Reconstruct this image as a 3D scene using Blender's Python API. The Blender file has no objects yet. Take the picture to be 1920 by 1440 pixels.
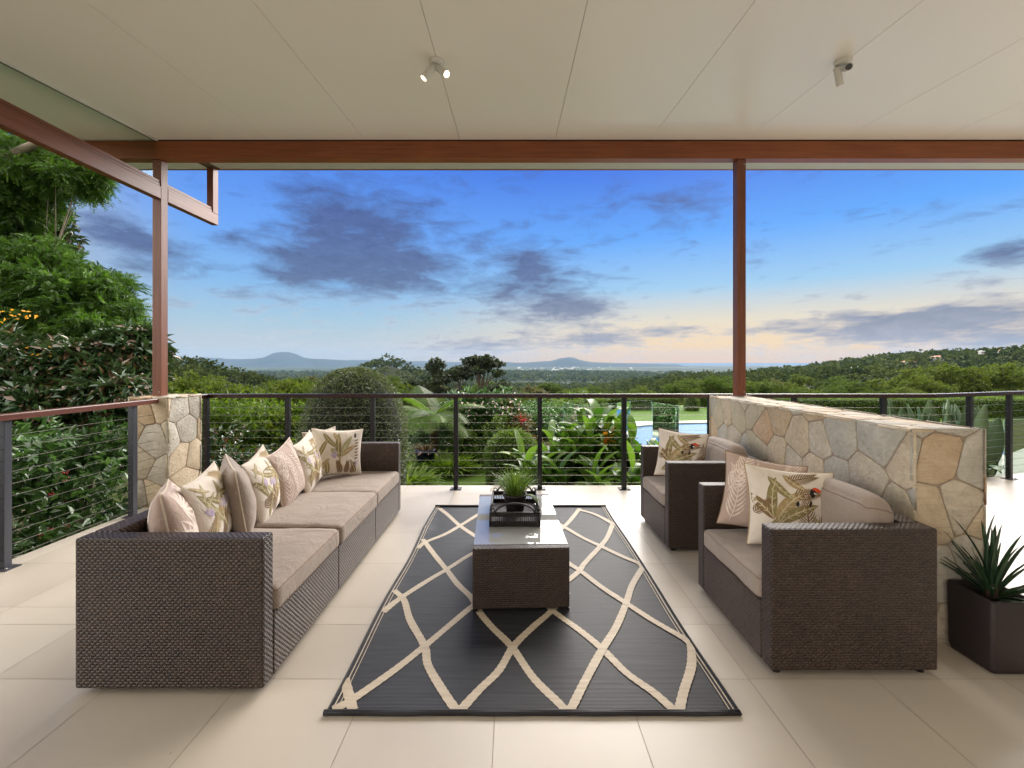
import bpy, math, random
import numpy as np
from mathutils import Vector, Matrix, noise as mnoise
R = math.radians
S = bpy.context.scene
COL = S.collection
# ---------------------------------------------------------------- camera, world, sun
F = 839.0; CX = 961.0; HY = 680.0; H = 1.5
cam_d = bpy.data.cameras.new('camera'); cam = bpy.data.objects.new('camera', cam_d); COL.objects.link(cam)
cam.location = (0, 0, H); cam.rotation_euler = (R(90), 0, 0)
cam_d.sensor_width = 36; cam_d.lens = F/1920*36
cam_d.shift_x = -(CX-960)/1920; cam_d.shift_y = -(720-HY)/1920
cam_d.clip_start = 0.05; cam_d.clip_end = 200000
S.camera = cam
S.view_settings.view_transform = 'Standard'; S.view_settings.look = 'None'
S.view_settings.exposure = 1.22; S.view_settings.gamma = 1.0
S.render.resolution_x = 1024; S.render.resolution_y = 768

def lin(*c):
    o = []
    for v in c:
        v = v/255
        o.append(v/12.92 if v <= .04045 else ((v+.055)/1.055)**2.4)
    return tuple(o)+(1,)

class NT:
    """tiny node helper"""
    def __init__(s, tree): s.t = tree; s.n = tree.nodes; s.l = tree.links
    def node(s, typ, **kw):
        n = s.n.new(typ)
        for k, v in kw.items(): setattr(n, k, v)
        return n
    def put(s, sock, v):
        if hasattr(v, 'is_output') or isinstance(v, bpy.types.NodeSocket): s.l.new(v, sock)
        elif v is not None: sock.default_value = v
    def m(s, op, a, b=None, c=None, clamp=False):
        n = s.n.new('ShaderNodeMath'); n.operation = op; n.use_clamp = clamp
        s.put(n.inputs[0], a)
        if b is not None: s.put(n.inputs[1], b)
        if c is not None: s.put(n.inputs[2], c)
        return n.outputs[0]
    def mix(s, f, a, b, blend='MIX'):
        n = s.n.new('ShaderNodeMix'); n.data_type = 'RGBA'; n.blend_type = blend
        s.put(n.inputs[0], f); s.put(n.inputs[6], a); s.put(n.inputs[7], b)
        return n.outputs[2]
    def ramp(s, f, stops, interp='LINEAR'):
        n = s.n.new('ShaderNodeValToRGB'); cr = n.color_ramp; cr.interpolation = interp
        while len(cr.elements) < len(stops): cr.elements.new(1)
        for e, (p, c) in zip(cr.elements, stops): e.position = p; e.color = c
        s.put(n.inputs[0], f); return n.outputs[0]
    def noise(s, vec, scale, detail=4, rough=.55, dist=0):
        n = s.n.new('ShaderNodeTexNoise')
        if vec is not None: s.l.new(vec, n.inputs['Vector'])
        n.inputs['Scale'].default_value = scale; n.inputs['Detail'].default_value = detail
        n.inputs['Roughness'].default_value = rough; n.inputs['Distortion'].default_value = dist
        return n
    def xyz(s, v):
        n = s.n.new('ShaderNodeSeparateXYZ'); s.l.new(v, n.inputs[0]); return n.outputs
    def comb(s, x, y, z):
        n = s.n.new('ShaderNodeCombineXYZ'); s.put(n.inputs[0], x); s.put(n.inputs[1], y); s.put(n.inputs[2], z); return n.outputs[0]
    def mrange(s, v, a, b, c=0, d=1, smooth=False):
        n = s.n.new('ShaderNodeMapRange'); n.clamp = True
        if smooth: n.interpolation_type = 'SMOOTHSTEP'
        s.put(n.inputs[0], v)
        for i, q in enumerate((a, b, c, d)): n.inputs[i+1].default_value = q
        return n.outputs[0]

SUN_AZ = 26.0   # degrees right of the view direction
SUN_EL = 33.0
def build_world():
    w = bpy.data.worlds.new('World'); S.world = w; w.use_nodes = True
    t = NT(w.node_tree); t.n.clear()
    geo = t.node('ShaderNodeTexCoord'); d = geo.outputs['Generated']
    x, y, z = t.xyz(d)
    az = t.m('ARCTAN2', x, y)
    zc = t.m('MAXIMUM', z, 0.0)
    el = t.m('ARCSINE', z)
    eln = t.mrange(el, 0, R(90))
    k = 1/90
    left = t.ramp(eln, [(0, lin(188,186,178)), (2*k, lin(186,192,192)), (5*k, lin(158,190,208)), (9*k, lin(124,176,224)), (15*k, lin(98,156,236)), (23*k, lin(66,122,222)), (45*k, lin(70,120,205)), (1, lin(60,105,190))])
    right = t.ramp(eln, [(0, lin(255,188,92)), (2*k, lin(255,206,120)), (5*k, lin(226,210,180)), (9*k, lin(150,194,226)), (15*k, lin(84,158,240)), (23*k, lin(44,104,216)), (45*k, lin(60,115,210)), (1, lin(60,105,190))])
    base = t.mix(t.mrange(az, R(-22), R(22), smooth=True), left, right)
    base = t.mix(t.m('MULTIPLY', t.mrange(az, R(-34), R(-46), smooth=True), t.mrange(el, R(22), R(12), 0, .75, smooth=True)), base, lin(158,172,192))
    # clouds: blobs at fixed directions broken up by noise on a flat layer
    den = t.m('ADD', zc, 0.10)
    pv = t.comb(t.m('DIVIDE', x, den), t.m('DIVIDE', y, den), 0.0)
    n1 = t.noise(pv, 2.6, 9, .62, .3).outputs[0]
    d2 = t.comb(t.m('MULTIPLY', x, .6), t.m('MULTIPLY', y, .6), t.m('MULTIPLY', z, 1.6))
    n2 = t.noise(d2, 22, 8, .66, .5).outputs[0]
    nn = t.m('ADD', t.m('MULTIPLY', n1, .45), t.m('MULTIPLY', n2, .55))
    def blob(px, py, rx, ry, s=1.0, rot=0):
        a0 = math.atan((px-CX)/F); e0 = math.atan((HY-py)/F*math.cos(a0))
        da = t.m('SUBTRACT', az, a0); de = t.m('SUBTRACT', el, e0)
        if rot:
            c, sn = math.cos(rot), math.sin(rot)
            da, de = (t.m('ADD', t.m('MULTIPLY', da, c), t.m('MULTIPLY', de, sn)),
                      t.m('SUBTRACT', t.m('MULTIPLY', de, c), t.m('MULTIPLY', da, sn)))
        u = t.m('DIVIDE', da, rx/F*math.cos(a0)**2); v = t.m('DIVIDE', de, ry/F*math.cos(a0))
        q = t.m('ADD', t.m('MULTIPLY', u, u), t.m('MULTIPLY', v, v))
        return t.m('MULTIPLY', t.m('EXPONENT', t.m('MULTIPLY', q, -1.0)), s)
    dark = [(700,440,165,85,1.1,.12),(600,370,90,50,.5,.2),(560,500,80,40,.7,0),(640,500,110,45,.95,0),(760,510,90,40,.8,0),(990,490,105,34,1.0,0),(1010,560,130,50,1.15,0),(1070,585,70,26,.8,0),
            (1230,400,110,32,.75,.1),(1180,350,60,22,.45,0),(940,350,70,45,.42,0),(620,400,60,40,.6,0),
            (440,450,70,16,.55,-.2),(300,480,130,38,.85,-.25),(230,430,110,40,.6,-.2),(1650,610,210,26,1.15,.03),(1800,590,160,24,.95,.06),(1880,640,190,42,1.1,.03),
            (1110,637,110,15,1.05,.02),(1230,618,80,12,.8,0),(830,650,110,13,.8,0),(920,655,80,16,.6,0),(900,640,90,9,.5,0),
            (1880,470,90,20,.7,.15),(1900,490,60,14,.6,.1),(1400,622,70,9,.75,.04),(1560,590,90,12,.6,.03),(1840,530,60,8,.5,.1),(1640,630,120,16,.6,0)]
    acc = None
    for b in dark:
        q = blob(*b); acc = q if acc is None else t.m('ADD', acc, q)
    # loose scatter of small cloud everywhere above the horizon
    acc = t.m('ADD', t.m('MULTIPLY', acc, 1.25), .06)
    cov = t.m('ADD', acc, t.m('MULTIPLY', t.m('SUBTRACT', nn, .5), 6.5))
    cf = t.mrange(cov, .35, 1.75)
    cdark = t.ramp(eln, [(0, lin(152,142,148)), (4*k, lin(124,128,146)), (10*k, lin(76,94,138)), (20*k, lin(60,82,142)), (1, lin(120,130,160))])
    tex = t.ramp(t.noise(d2, 46, 8, .7, .8).outputs[0], [(.3, (.70,.72,.78,1)), (.7, (1.35,1.28,1.2,1))])
    cdark = t.mix(1.0, cdark, tex, 'MULTIPLY')
    edge = t.mix(.55, base, lin(236,226,222))
    rim = t.mrange(cov, .25, .55, smooth=True)
    rimf = t.m('MULTIPLY', rim, t.mrange(el, R(9), R(2), 0, .55))
    c1 = t.mix(rimf, base, edge)
    c2 = t.mix(t.m('MULTIPLY', cf, .95), c1, cdark)
    # the physical sky, faint, tints it all
    sky = t.node('ShaderNodeTexSky', sky_type='NISHITA'); sky.sun_disc = False
    sky.sun_elevation = R(SUN_EL); sky.sun_rotation = R(SUN_AZ)
    nis = t.mix(1.0, sky.outputs[0], (.003, .003, .003, 1), 'MULTIPLY')
    vis = t.mix(1.0, c2, nis, 'ADD')
    # fill light added to the unseen sky behind, to the left and overhead
    back = t.mrange(y, .46, -.10, smooth=True)
    up = t.mrange(el, R(32), R(60), smooth=True)
    vis = t.mix(1.0, vis, (SKYK, SKYK, SKYK, 1), 'MULTIPLY')
    lf = t.mrange(x, -.15, -.8, 1.0, 6.6, smooth=True)
    bk = t.mix(1.0, t.mix(t.mrange(x, -.15, -.8), (BACK*1.0, BACK*.80, BACK*.60, 1), (BACK*1.0, BACK*.96, BACK*.90, 1)), t.comb(lf, lf, lf), 'MULTIPLY')
    bright = t.mix(back, vis, bk)
    bright = t.mix(up, bright, (UP*1.0, UP*.97, UP*.94, 1))
    low = t.mrange(z, -.02, 0.0)
    fin = t.mix(low, (.10, .11, .08, 1), bright)
    bg = t.node('ShaderNodeBackground'); t.l.new(fin, bg.inputs[0]); bg.inputs[1].default_value = 1.0
    out = t.node('ShaderNodeOutputWorld'); t.l.new(bg.outputs[0], out.inputs[0])
BACK = .30; UP = 1.08; SKYK = .475
build_world()
sd = bpy.data.lights.new('sun', 'SUN'); sd.energy = 3.1; sd.angle = R(52); sd.color = (1.0, .93, .84)
sun = bpy.data.objects.new('sun', sd); COL.objects.link(sun)
a, e = R(SUN_AZ), R(SUN_EL)
tosun = Vector((math.sin(a)*math.cos(e), math.cos(a)*math.cos(e), math.sin(e)))
sun.rotation_euler = tosun.to_track_quat('Z', 'Y').to_euler(); sun.location = tosun*50

# ---------------------------------------------------------------- helpers
def PX(px, py, Y): return Vector(((px-CX)*Y/F, Y, H-(py-HY)*Y/F))
def GP(px, py, z=0.0):
    Y = (H-z)*F/(py-HY); return Vector(((px-CX)*Y/F, Y, z))

def thing(name, label, cat, loc=(0,0,0), group=None, rotz=0):
    o = bpy.data.objects.new(name, None); COL.objects.link(o); o.location = loc; o.rotation_euler = (0,0,rotz)
    o.empty_display_size = .1
    o['label'] = label; o['category'] = cat
    if group: o['group'] = group
    return o
def tag(o, label, cat, group=None):
    o['label'] = label; o['category'] = cat
    if group: o['group'] = group
    return o
def root_loc(p):
    while p.parent is not None: p = p.parent
    return Vector(p.location)
def link_mesh(name, me, parent=None, base=None):
    o = bpy.data.objects.new(name, me); COL.objects.link(o)
    if parent is not None: o.parent = parent
    return o
class MB:
    def __init__(s): s.v = []; s.f = []; s.mi = []; s.uv = []; s.sm = []
    def face(s, pts, mi=0, uv=None, sm=False):
        n = len(s.v); s.v += [tuple(p) for p in pts]; s.f.append(tuple(range(n, n+len(pts))))
        s.mi.append(mi); s.sm.append(sm); s.uv.append(uv or [(0,0)]*len(pts)); return s
    def box(s, x0, x1, y0, y1, z0, z1, mi=0, M=None):
        x0, x1 = min(x0,x1), max(x0,x1); y0, y1 = min(y0,y1), max(y0,y1); z0, z1 = min(z0,z1), max(z0,z1)
        c = [(x0,y0,z0),(x1,y0,z0),(x1,y1,z0),(x0,y1,z0),(x0,y0,z1),(x1,y0,z1),(x1,y1,z1),(x0,y1,z1)]
        b = len(s.v)
        for p in c: s.v.append(tuple(M @ Vector(p)) if M is not None else p)
        for f, ax in (((3,2,1,0),2),((4,5,6,7),2),((0,1,5,4),1),((2,3,7,6),1),((1,2,6,5),0),((3,0,4,7),0)):
            s.f.append(tuple(b+i for i in f)); s.mi.append(mi); s.sm.append(False)
            s.uv.append([((c[i][1],c[i][2]) if ax==0 else (c[i][0],c[i][2]) if ax==1 else (c[i][0],c[i][1])) for i in f])
        return s
    def tube(s, pts, r, seg=8, mi=0, closed=False, cap=True, sm=True):
        pts = [Vector(p) for p in pts]; n = len(pts)
        rr = r if isinstance(r, (list, tuple)) else [r]*n
        b = len(s.v); prev = None
        for i, p in enumerate(pts):
            if closed: t = pts[(i+1) % n]-pts[i-1]
            else: t = pts[min(i+1,n-1)]-pts[max(i-1,0)]
            t.normalize()
            if prev is None:
                u = t.orthogonal().normalized()
            else:
                u = prev - t*prev.dot(t)
                u = u.normalized() if u.length > 1e-6 else t.orthogonal().normalized()
            prev = u; w = t.cross(u)
            for k in range(seg):
                an = 2*math.pi*k/seg
                s.v.append(tuple(p + (u*math.cos(an)+w*math.sin(an))*rr[i]))
        m = n if closed else n-1
        for i in range(m):
            for k in range(seg):
                a0 = b+i*seg; a1 = b+((i+1) % n)*seg
                s.f.append((a0+k, a0+(k+1) % seg, a1+(k+1) % seg, a1+k)); s.mi.append(mi); s.sm.append(sm); s.uv.append([(0,0)]*4)
        if cap and not closed:
            s.f.append(tuple(b+k for k in reversed(range(seg)))); s.mi.append(mi); s.sm.append(False); s.uv.append([(0,0)]*seg)
            s.f.append(tuple(b+(n-1)*seg+k for k in range(seg))); s.mi.append(mi); s.sm.append(False); s.uv.append([(0,0)]*seg)
        return s
    def grid(s, rows, mi=0, sm=True, closed_u=False):
        """rows: list of lists of points"""
        b = len(s.v); nr = len(rows); nc = len(rows[0])
        for r in rows: s.v += [tuple(p) for p in r]
        for i in range(nr-1):
            for j in range(nc if closed_u else nc-1):
                j2 = (j+1) % nc
                s.f.append((b+i*nc+j, b+i*nc+j2, b+(i+1)*nc+j2, b+(i+1)*nc+j)); s.mi.append(mi); s.sm.append(sm)
                s.uv.append([(0,0)]*4)
        return s
    def build(s, name, mats, parent=None, base=None, bevel=0, seg=2):
        if not isinstance(mats, (list, tuple)): mats = [mats]
        if parent is not None: off = root_loc(parent)
        elif base is not None: off = Vector(base)
        else:
            A = np.array(s.v); off = Vector(((A[:,0].min()+A[:,0].max())/2, (A[:,1].min()+A[:,1].max())/2, A[:,2].min()))
        me = bpy.data.meshes.new(name)
        me.from_pydata([(x-off.x, y-off.y, z-off.z) for x, y, z in s.v], [], s.f)
        for m in mats: me.materials.append(m)
        me.polygons.foreach_set('material_index', s.mi); me.polygons.foreach_set('use_smooth', s.sm)
        ul = me.uv_layers.new(name='uv'); ul.data.foreach_set('uv', [c for f in s.uv for p in f for c in p])
        me.update()
        o = bpy.data.objects.new(name, me); COL.objects.link(o)
        if parent is not None: o.parent = parent
        else: o.location = off
        if bevel:
            b = o.modifiers.new('bevel', 'BEVEL'); b.width = bevel; b.segments = seg; b.limit_method = 'ANGLE'; b.angle_limit = R(40)
            b.harden_normals = False
        return o

def tri_obj(name, V, T, mats, parent=None, base=None, mi=None, rnd=None, smooth=False):
    """fast numpy triangles; V in world coordinates"""
    off = root_loc(parent) if parent is not None else Vector(base if base is not None else (0,0,0))
    V = np.asarray(V, dtype=np.float32) - np.array(off, dtype=np.float32)
    T = np.asarray(T, dtype=np.int32)
    me = bpy.data.meshes.new(name)
    me.vertices.add(len(V)); me.vertices.foreach_set('co', V.ravel())
    me.loops.add(len(T)*3); me.loops.foreach_set('vertex_index', T.ravel())
    me.polygons.add(len(T)); me.polygons.foreach_set('loop_start', np.arange(0, len(T)*3, 3, dtype=np.int32))
    if not isinstance(mats, (list, tuple)): mats = [mats]
    for m in mats: me.materials.append(m)
    if mi is not None: me.polygons.foreach_set('material_index', np.asarray(mi, dtype=np.int32))
    if rnd is not None:
        at = me.attributes.new('rnd', 'FLOAT', 'FACE'); at.data.foreach_set('value', np.asarray(rnd, dtype=np.float32))
    me.update(calc_edges=True)
    if smooth: me.polygons.foreach_set('use_smooth', [True]*len(T))
    o = bpy.data.objects.new(name, me); COL.objects.link(o)
    if parent is not None: o.parent = parent
    else: o.location = off
    return o

# ---------------------------------------------------------------- materials
def mat(name):
    m = bpy.data.materials.new(name); m.use_nodes = True
    t = NT(m.node_tree); t.n.clear()
    out = t.node('ShaderNodeOutputMaterial'); b = t.node('ShaderNodeBsdfPrincipled')
    t.l.new(b.outputs[0], out.inputs[0])
    return m, t, b, out
def bump(t, b, h, dist=.01, strength=1.0):
    n = t.node('ShaderNodeBump'); n.inputs['Distance'].default_value = dist; n.inputs['Strength'].default_value = strength
    t.l.new(h, n.inputs['Height']); t.l.new(n.outputs[0], b.inputs['Normal']); return n
def simple(name, col, rough=.5, metal=0, nscale=0, namt=.15, bd=0, coords='Object', stretch=None, spec=.5):
    m, t, b, out = mat(name)
    b.inputs['Roughness'].default_value = rough; b.inputs['Metallic'].default_value = metal
    b.inputs['Specular IOR Level'].default_value = spec
    if nscale:
        tc = t.node('ShaderNodeTexCoord').outputs[coords]
        if stretch:
            mp = t.node('ShaderNodeMapping'); mp.inputs['Scale'].default_value = stretch; t.l.new(tc, mp.inputs[0]); tc = mp.outputs[0]
        n = t.noise(tc, nscale, 5, .6)
        a = tuple(c*(1-namt) for c in col[:3])+(1,); c2 = tuple(min(1, c*(1+namt)) for c in col[:3])+(1,)
        t.l.new(t.ramp(n.outputs[0], [(.3, a), (.7, c2)]), b.inputs['Base Color'])
        if bd: bump(t, b, n.outputs[0], bd)
    else: b.inputs['Base Color'].default_value = col
    return m
def wood(name, ca, cb, rough, axis):
    m, t, b, out = mat(name)
    tc = t.node('ShaderNodeTexCoord').outputs['Object']
    sc = [38, 38, 38]; sc[axis] = 1.6
    mp = t.node('ShaderNodeMapping'); mp.inputs['Scale'].default_value = sc; t.l.new(tc, mp.inputs[0])
    n = t.noise(mp.outputs[0], 1.0, 6, .62, .4)
    sc2 = t.noise(tc, 1.3, 2, .5)
    f = t.m('ADD', t.m('MULTIPLY', n.outputs[0], .7), t.m('MULTIPLY', sc2.outputs[0], .3))
    t.l.new(t.ramp(f, [(.34, ca), (.66, cb)]), b.inputs['Base Color'])
    b.inputs['Roughness'].default_value = rough
    bump(t, b, n.outputs[0], .0006)
    return m
M = {}
M['post_wood'] = wood('red brown painted timber post', lin(102,54,34), lin(134,78,52), .40, 2)
M['beam_wood'] = wood('red brown timber beam', lin(120,62,32), lin(158,90,50), .36, 0)
M['side_wood'] = wood('red brown timber side beam', lin(104,56,36), lin(136,80,54), .38, 1)
M['rail_wood_x'] = wood('dark oiled handrail', lin(38,18,16), lin(54,26,22), .22, 0)
M['rail_wood_y'] = wood('red oiled handrail', lin(84,46,38), lin(112,66,54), .30, 1)
M['black_metal'] = simple('black powder coated steel', lin(26,26,30), .38, .2, 60, .1)
M['grey_metal'] = simple('grey powder coated steel', lin(70,72,80), .4, .3, 60, .08)
M['cable'] = simple('stainless cable', lin(150,145,136), .3, .85)
M['steel'] = simple('brushed steel', lin(170,170,172), .32, .9)
M['white_paint'] = simple('white satin paint', (.78,.76,.72,1), .45, 0, 4, .03)
M['soffit'] = simple('pale soffit paint', (.62,.60,.52,1), .5, 0, 4, .04)

def ceiling_mat():
    m, t, b, out = mat('cream satin ceiling panel')
    tc = t.node('ShaderNodeTexCoord').outputs['Object']
    n = t.noise(tc, .6, 3, .5)
    t.l.new(t.ramp(n.outputs[0], [(.3, (.93,.89,.81,1)), (.7, (.955,.92,.85,1))]), b.inputs['Base Color'])
    b.inputs['Roughness'].default_value = .30; b.inputs['Specular IOR Level'].default_value = .45
    n2 = t.noise(tc, 2.0, 2, .5); bump(t, b, n2.outputs[0], .004, .5)
    return m
M['ceiling'] = ceiling_mat()
def tile_mat():
    m, t, b, out = mat('beige porcelain tile')
    tc = t.node('ShaderNodeTexCoord').outputs['Object']
    n = t.noise(tc, 1.7, 5, .6); n2 = t.noise(tc, 160, 3, .7); n3 = t.noise(tc, 420, 2, .5)
    at = t.node('ShaderNodeAttribute', attribute_name='rnd').outputs['Fac']
    f = t.m('ADD', t.m('MULTIPLY', n.outputs[0], .5), t.m('ADD', t.m('MULTIPLY', n2.outputs[0], .15), t.m('MULTIPLY', at, .30)))
    c = t.ramp(f, [(.25, (.465,.413,.345,1)), (.75, (.565,.51,.435,1))])
    sp = t.noise(tc, 34, 2, .5); spk = t.mrange(sp.outputs[0], .775, .80)
    c = t.mix(t.m('MULTIPLY', spk, .55), c, (.16,.13,.11,1))
    t.l.new(c, b.inputs['Base Color'])
    t.l.new(t.mrange(n.outputs[0], .3, .7, .30, .42), b.inputs['Roughness'])
    bump(t, b, n3.outputs[0], .0006, .4)
    return m
M['tile'] = tile_mat()
M['grout'] = simple('tan grout', lin(166,144,122), .9, 0, 40, .2)

def wicker_mat(name, c0, c1, gap, bw=.025, rh=.0125, rough=.42):
    m, t, b, out = mat(name)
    uv = t.node('ShaderNodeTexCoord').outputs['UV']
    br = t.node('ShaderNodeTexBrick'); br.offset = .5; br.squash = 1.0
    t.l.new(uv, br.inputs['Vector'])
    br.inputs['Scale'].default_value = 1.0; br.inputs['Brick Width'].default_value = bw; br.inputs['Row Height'].default_value = rh
    br.inputs['Mortar Size'].default_value = .0014; br.inputs['Mortar Smooth'].default_value = .8; br.inputs['Bias'].default_value = 0
    br.inputs['Color1'].default_value = c0; br.inputs['Color2'].default_value = c1; br.inputs['Mortar'].default_value = gap
    ux, uy, _ = t.xyz(uv)
    # rounded strand profile: each cell swells in the middle
    row = t.m('FLOOR', t.m('DIVIDE', uy, rh)); odd = t.m('MODULO', t.m('ABSOLUTE', row), 2.0)
    fx = t.m('FRACT', t.m('ADD', t.m('DIVIDE', ux, bw), t.m('MULTIPLY', odd, .5)))
    fy = t.m('FRACT', t.m('DIVIDE', uy, rh))
    h = t.m('MULTIPLY', t.m('SINE', t.m('MULTIPLY', fx, math.pi)), t.m('POWER', t.m('SINE', t.m('MULTIPLY', fy, math.pi)), .6))
    big = t.noise(uv, 3.0, 3, .6)
    c = t.mix(t.mrange(big.outputs[0], .3, .7, 0, .35), br.outputs[0], gap)
    c = t.mix(t.mrange(h, .0, .45, .8, 0), c, gap)
    t.l.new(c, b.inputs['Base Color'])
    b.inputs['Roughness'].default_value = rough; b.inputs['Specular IOR Level'].default_value = .6
    bump(t, b, h, .004, 1.0)
    return m
M['wicker'] = wicker_mat('brown woven resin wicker', lin(98,79,68), lin(72,56,48), lin(20,12,9))
M['wicker_shaded'] = wicker_mat('brown woven resin wicker shaded', lin(76,56,45), lin(56,40,32), lin(18,10,7))  # same wicker darkened: shade on the camera-facing ends put into its colour
M['basket'] = wicker_mat('dark woven willow basket', lin(74,52,40), lin(50,34,28), lin(18,10,8), .02, .007)

def fabric(name, col, rough=.85, wr=.008):
    m, t, b, out = mat(name)
    tc = t.node('ShaderNodeTexCoord').outputs['Object']
    w = t.noise(tc, 420, 3, .7); big = t.noise(tc, 6, 3, .5)
    f = t.m('ADD', t.m('MULTIPLY', w.outputs[0], .5), t.m('MULTIPLY', big.outputs[0], .5))
    t.l.new(t.ramp(f, [(.3, tuple(c*.86 for c in col[:3])+(1,)), (.7, tuple(min(1, c*1.1) for c in col[:3])+(1,))]), b.inputs['Base Color'])
    b.inputs['Roughness'].default_value = rough; b.inputs['Sheen Weight'].default_value = .25; b.inputs['Specular IOR Level'].default_value = .25
    wn = t.noise(tc, 7, 6, .62, 1.2)
    hh = t.m('ADD', t.m('MULTIPLY', w.outputs[0], .06), wn.outputs[0])
    bump(t, b, hh, wr*2, .8)
    return m
M['taupe'] = fabric('taupe outdoor cushion fabric', lin(154,140,128))
M['taupe_pipe'] = fabric('taupe piping', lin(138,116,102))
M['taupe_plain'] = fabric('plain taupe linen', lin(158,145,134))
M['pink_taupe'] = fabric('dusty pink taupe linen', lin(186,164,152))
M['cream'] = fabric('cream linen', lin(224,213,200))
M['cream_trim'] = fabric('cream piping trim', lin(214,200,180))
def flat(name, col, rough=.8):
    return simple(name, col, rough, 0, 50, .18)
M['olive'] = flat('olive leaf print', lin(142,130,86)); M['ochre'] = flat('ochre leaf print', lin(170,146,104))
M['sage'] = flat('sage leaf print', lin(164,160,122)); M['mauve'] = flat('mauve print', lin(176,160,184))
M['brown_print'] = flat('brown palm print', lin(128,102,70)); M['pale_print'] = flat('pale leaf print', lin(222,206,194))
M['blacky'] = flat('black print', lin(30,26,28)); M['orange'] = flat('orange red print', lin(215,74,40))
M['pale_rib'] = flat('pale rib print', lin(200,186,150))

def rug_mat(name, ca, cb):
    m, t, b, out = mat(name)
    tc = t.node('ShaderNodeTexCoord').outputs['Object']
    mp = t.node('ShaderNodeMapping'); mp.inputs['Scale'].default_value = (3, 55, 1); t.l.new(tc, mp.inputs[0])
    n = t.noise(mp.outputs[0], 1.0, 4, .65)
    x, y, z = t.xyz(tc)
    wy = t.m('SINE', t.m('MULTIPLY', y, 2*math.pi/.008)); wx = t.m('SINE', t.m('MULTIPLY', t.m('ADD', x, t.m('MULTIPLY', y, .5)), 2*math.pi/.011))
    g = t.noise(tc, 300, 2, .6)
    f = t.m('ADD', t.m('MULTIPLY', n.outputs[0], .75), t.m('ADD', t.m('MULTIPLY', t.m('MULTIPLY', wy, wx), .12), t.m('MULTIPLY', g.outputs[0], .2)))
    t.l.new(t.ramp(f, [(.28, ca), (.68, cb)]), b.inputs['Base Color'])
    b.inputs['Roughness'].default_value = .5; b.inputs['Specular IOR Level'].default_value = .4
    bump(t, b, t.m('ADD', t.m('MULTIPLY', wy, .3), f), .003, .7)
    return m
M['rug_dark'] = rug_mat('charcoal woven plastic rug', lin(20,21,25), lin(58,60,66))
M['rug_cream'] = rug_mat('cream woven rug line', lin(180,164,142), lin(216,204,184))
M['rug_edge'] = rug_mat('black rug binding', lin(20,20,24), lin(44,44,50))

def stone_mat(name, ca, cb, cc):
    m, t, b, out = mat(name)
    tc = t.node('ShaderNodeTexCoord').outputs['Object']
    at = t.node('ShaderNodeAttribute', attribute_name='rnd').outputs['Fac']
    add = t.node('ShaderNodeVectorMath', operation='ADD'); t.l.new(tc, add.inputs[0]); t.l.new(t.comb(t.m('MULTIPLY', at, 31.0), t.m('MULTIPLY', at, 17.0), t.m('MULTIPLY', at, 11.0)), add.inputs[1])
    v = add.outputs[0]
    n = t.noise(v, 3.2, 7, .68, .8); n2 = t.noise(v, 28, 6, .7, .5)
    mp = t.node('ShaderNodeMapping'); mp.inputs['Rotation'].default_value = (.5,.7,.9); mp.inputs['Scale'].default_value = (5, 40, 40); t.l.new(v, mp.inputs[0])
    n3 = t.noise(mp.outputs[0], 1.0, 4, .6, .5)
    f = t.m('ADD', t.m('MULTIPLY', n.outputs[0], .55), t.m('ADD', t.m('MULTIPLY', n2.outputs[0], .25), t.m('MULTIPLY', n3.outputs[0], .2)))
    c = t.ramp(f, [(.36, ca), (.5, cb), (.62, cc)])
    vein = t.mrange(t.noise(v, 6.5, 5, .6, 1.2).outputs[0], .62, .72)
    c = t.mix(t.m('MULTIPLY', vein, .35), c, (.42,.27,.16,1))
    dk = t.mrange(n2.outputs[0], .30, .42, .28, 0)
    c = t.mix(dk, c, (.16,.14,.11,1))
    t.l.new(c, b.inputs['Base Color'])
    b.inputs['Roughness'].default_value = .72
    h = t.m('ADD', t.m('MULTIPLY', n2.outputs[0], .5), t.m('ADD', n.outputs[0], t.m('MULTIPLY', n3.outputs[0], .7)))
    bump(t, b, h, .015, 1.0)
    return m
ST = [stone_mat('pale grey quartzite', lin(166,162,150), lin(190,184,170), lin(210,204,190)),
      stone_mat('pale sandstone', lin(182,162,134), lin(204,186,158), lin(218,204,180)),
      stone_mat('tan sandstone', lin(178,154,124), lin(198,174,142), lin(210,190,162)),
      stone_mat('orange sandstone', lin(172,134,100), lin(196,160,126), lin(208,184,154)),
      stone_mat('green grey quartzite', lin(174,164,138), lin(194,182,156), lin(210,198,172)),
      stone_mat('mixed cream stone', lin(172,160,142), lin(194,182,162), lin(214,204,186))]
M['mortar'] = simple('grey tan mortar', lin(158,142,124), .9, 0, 60, .18, .004)

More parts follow.
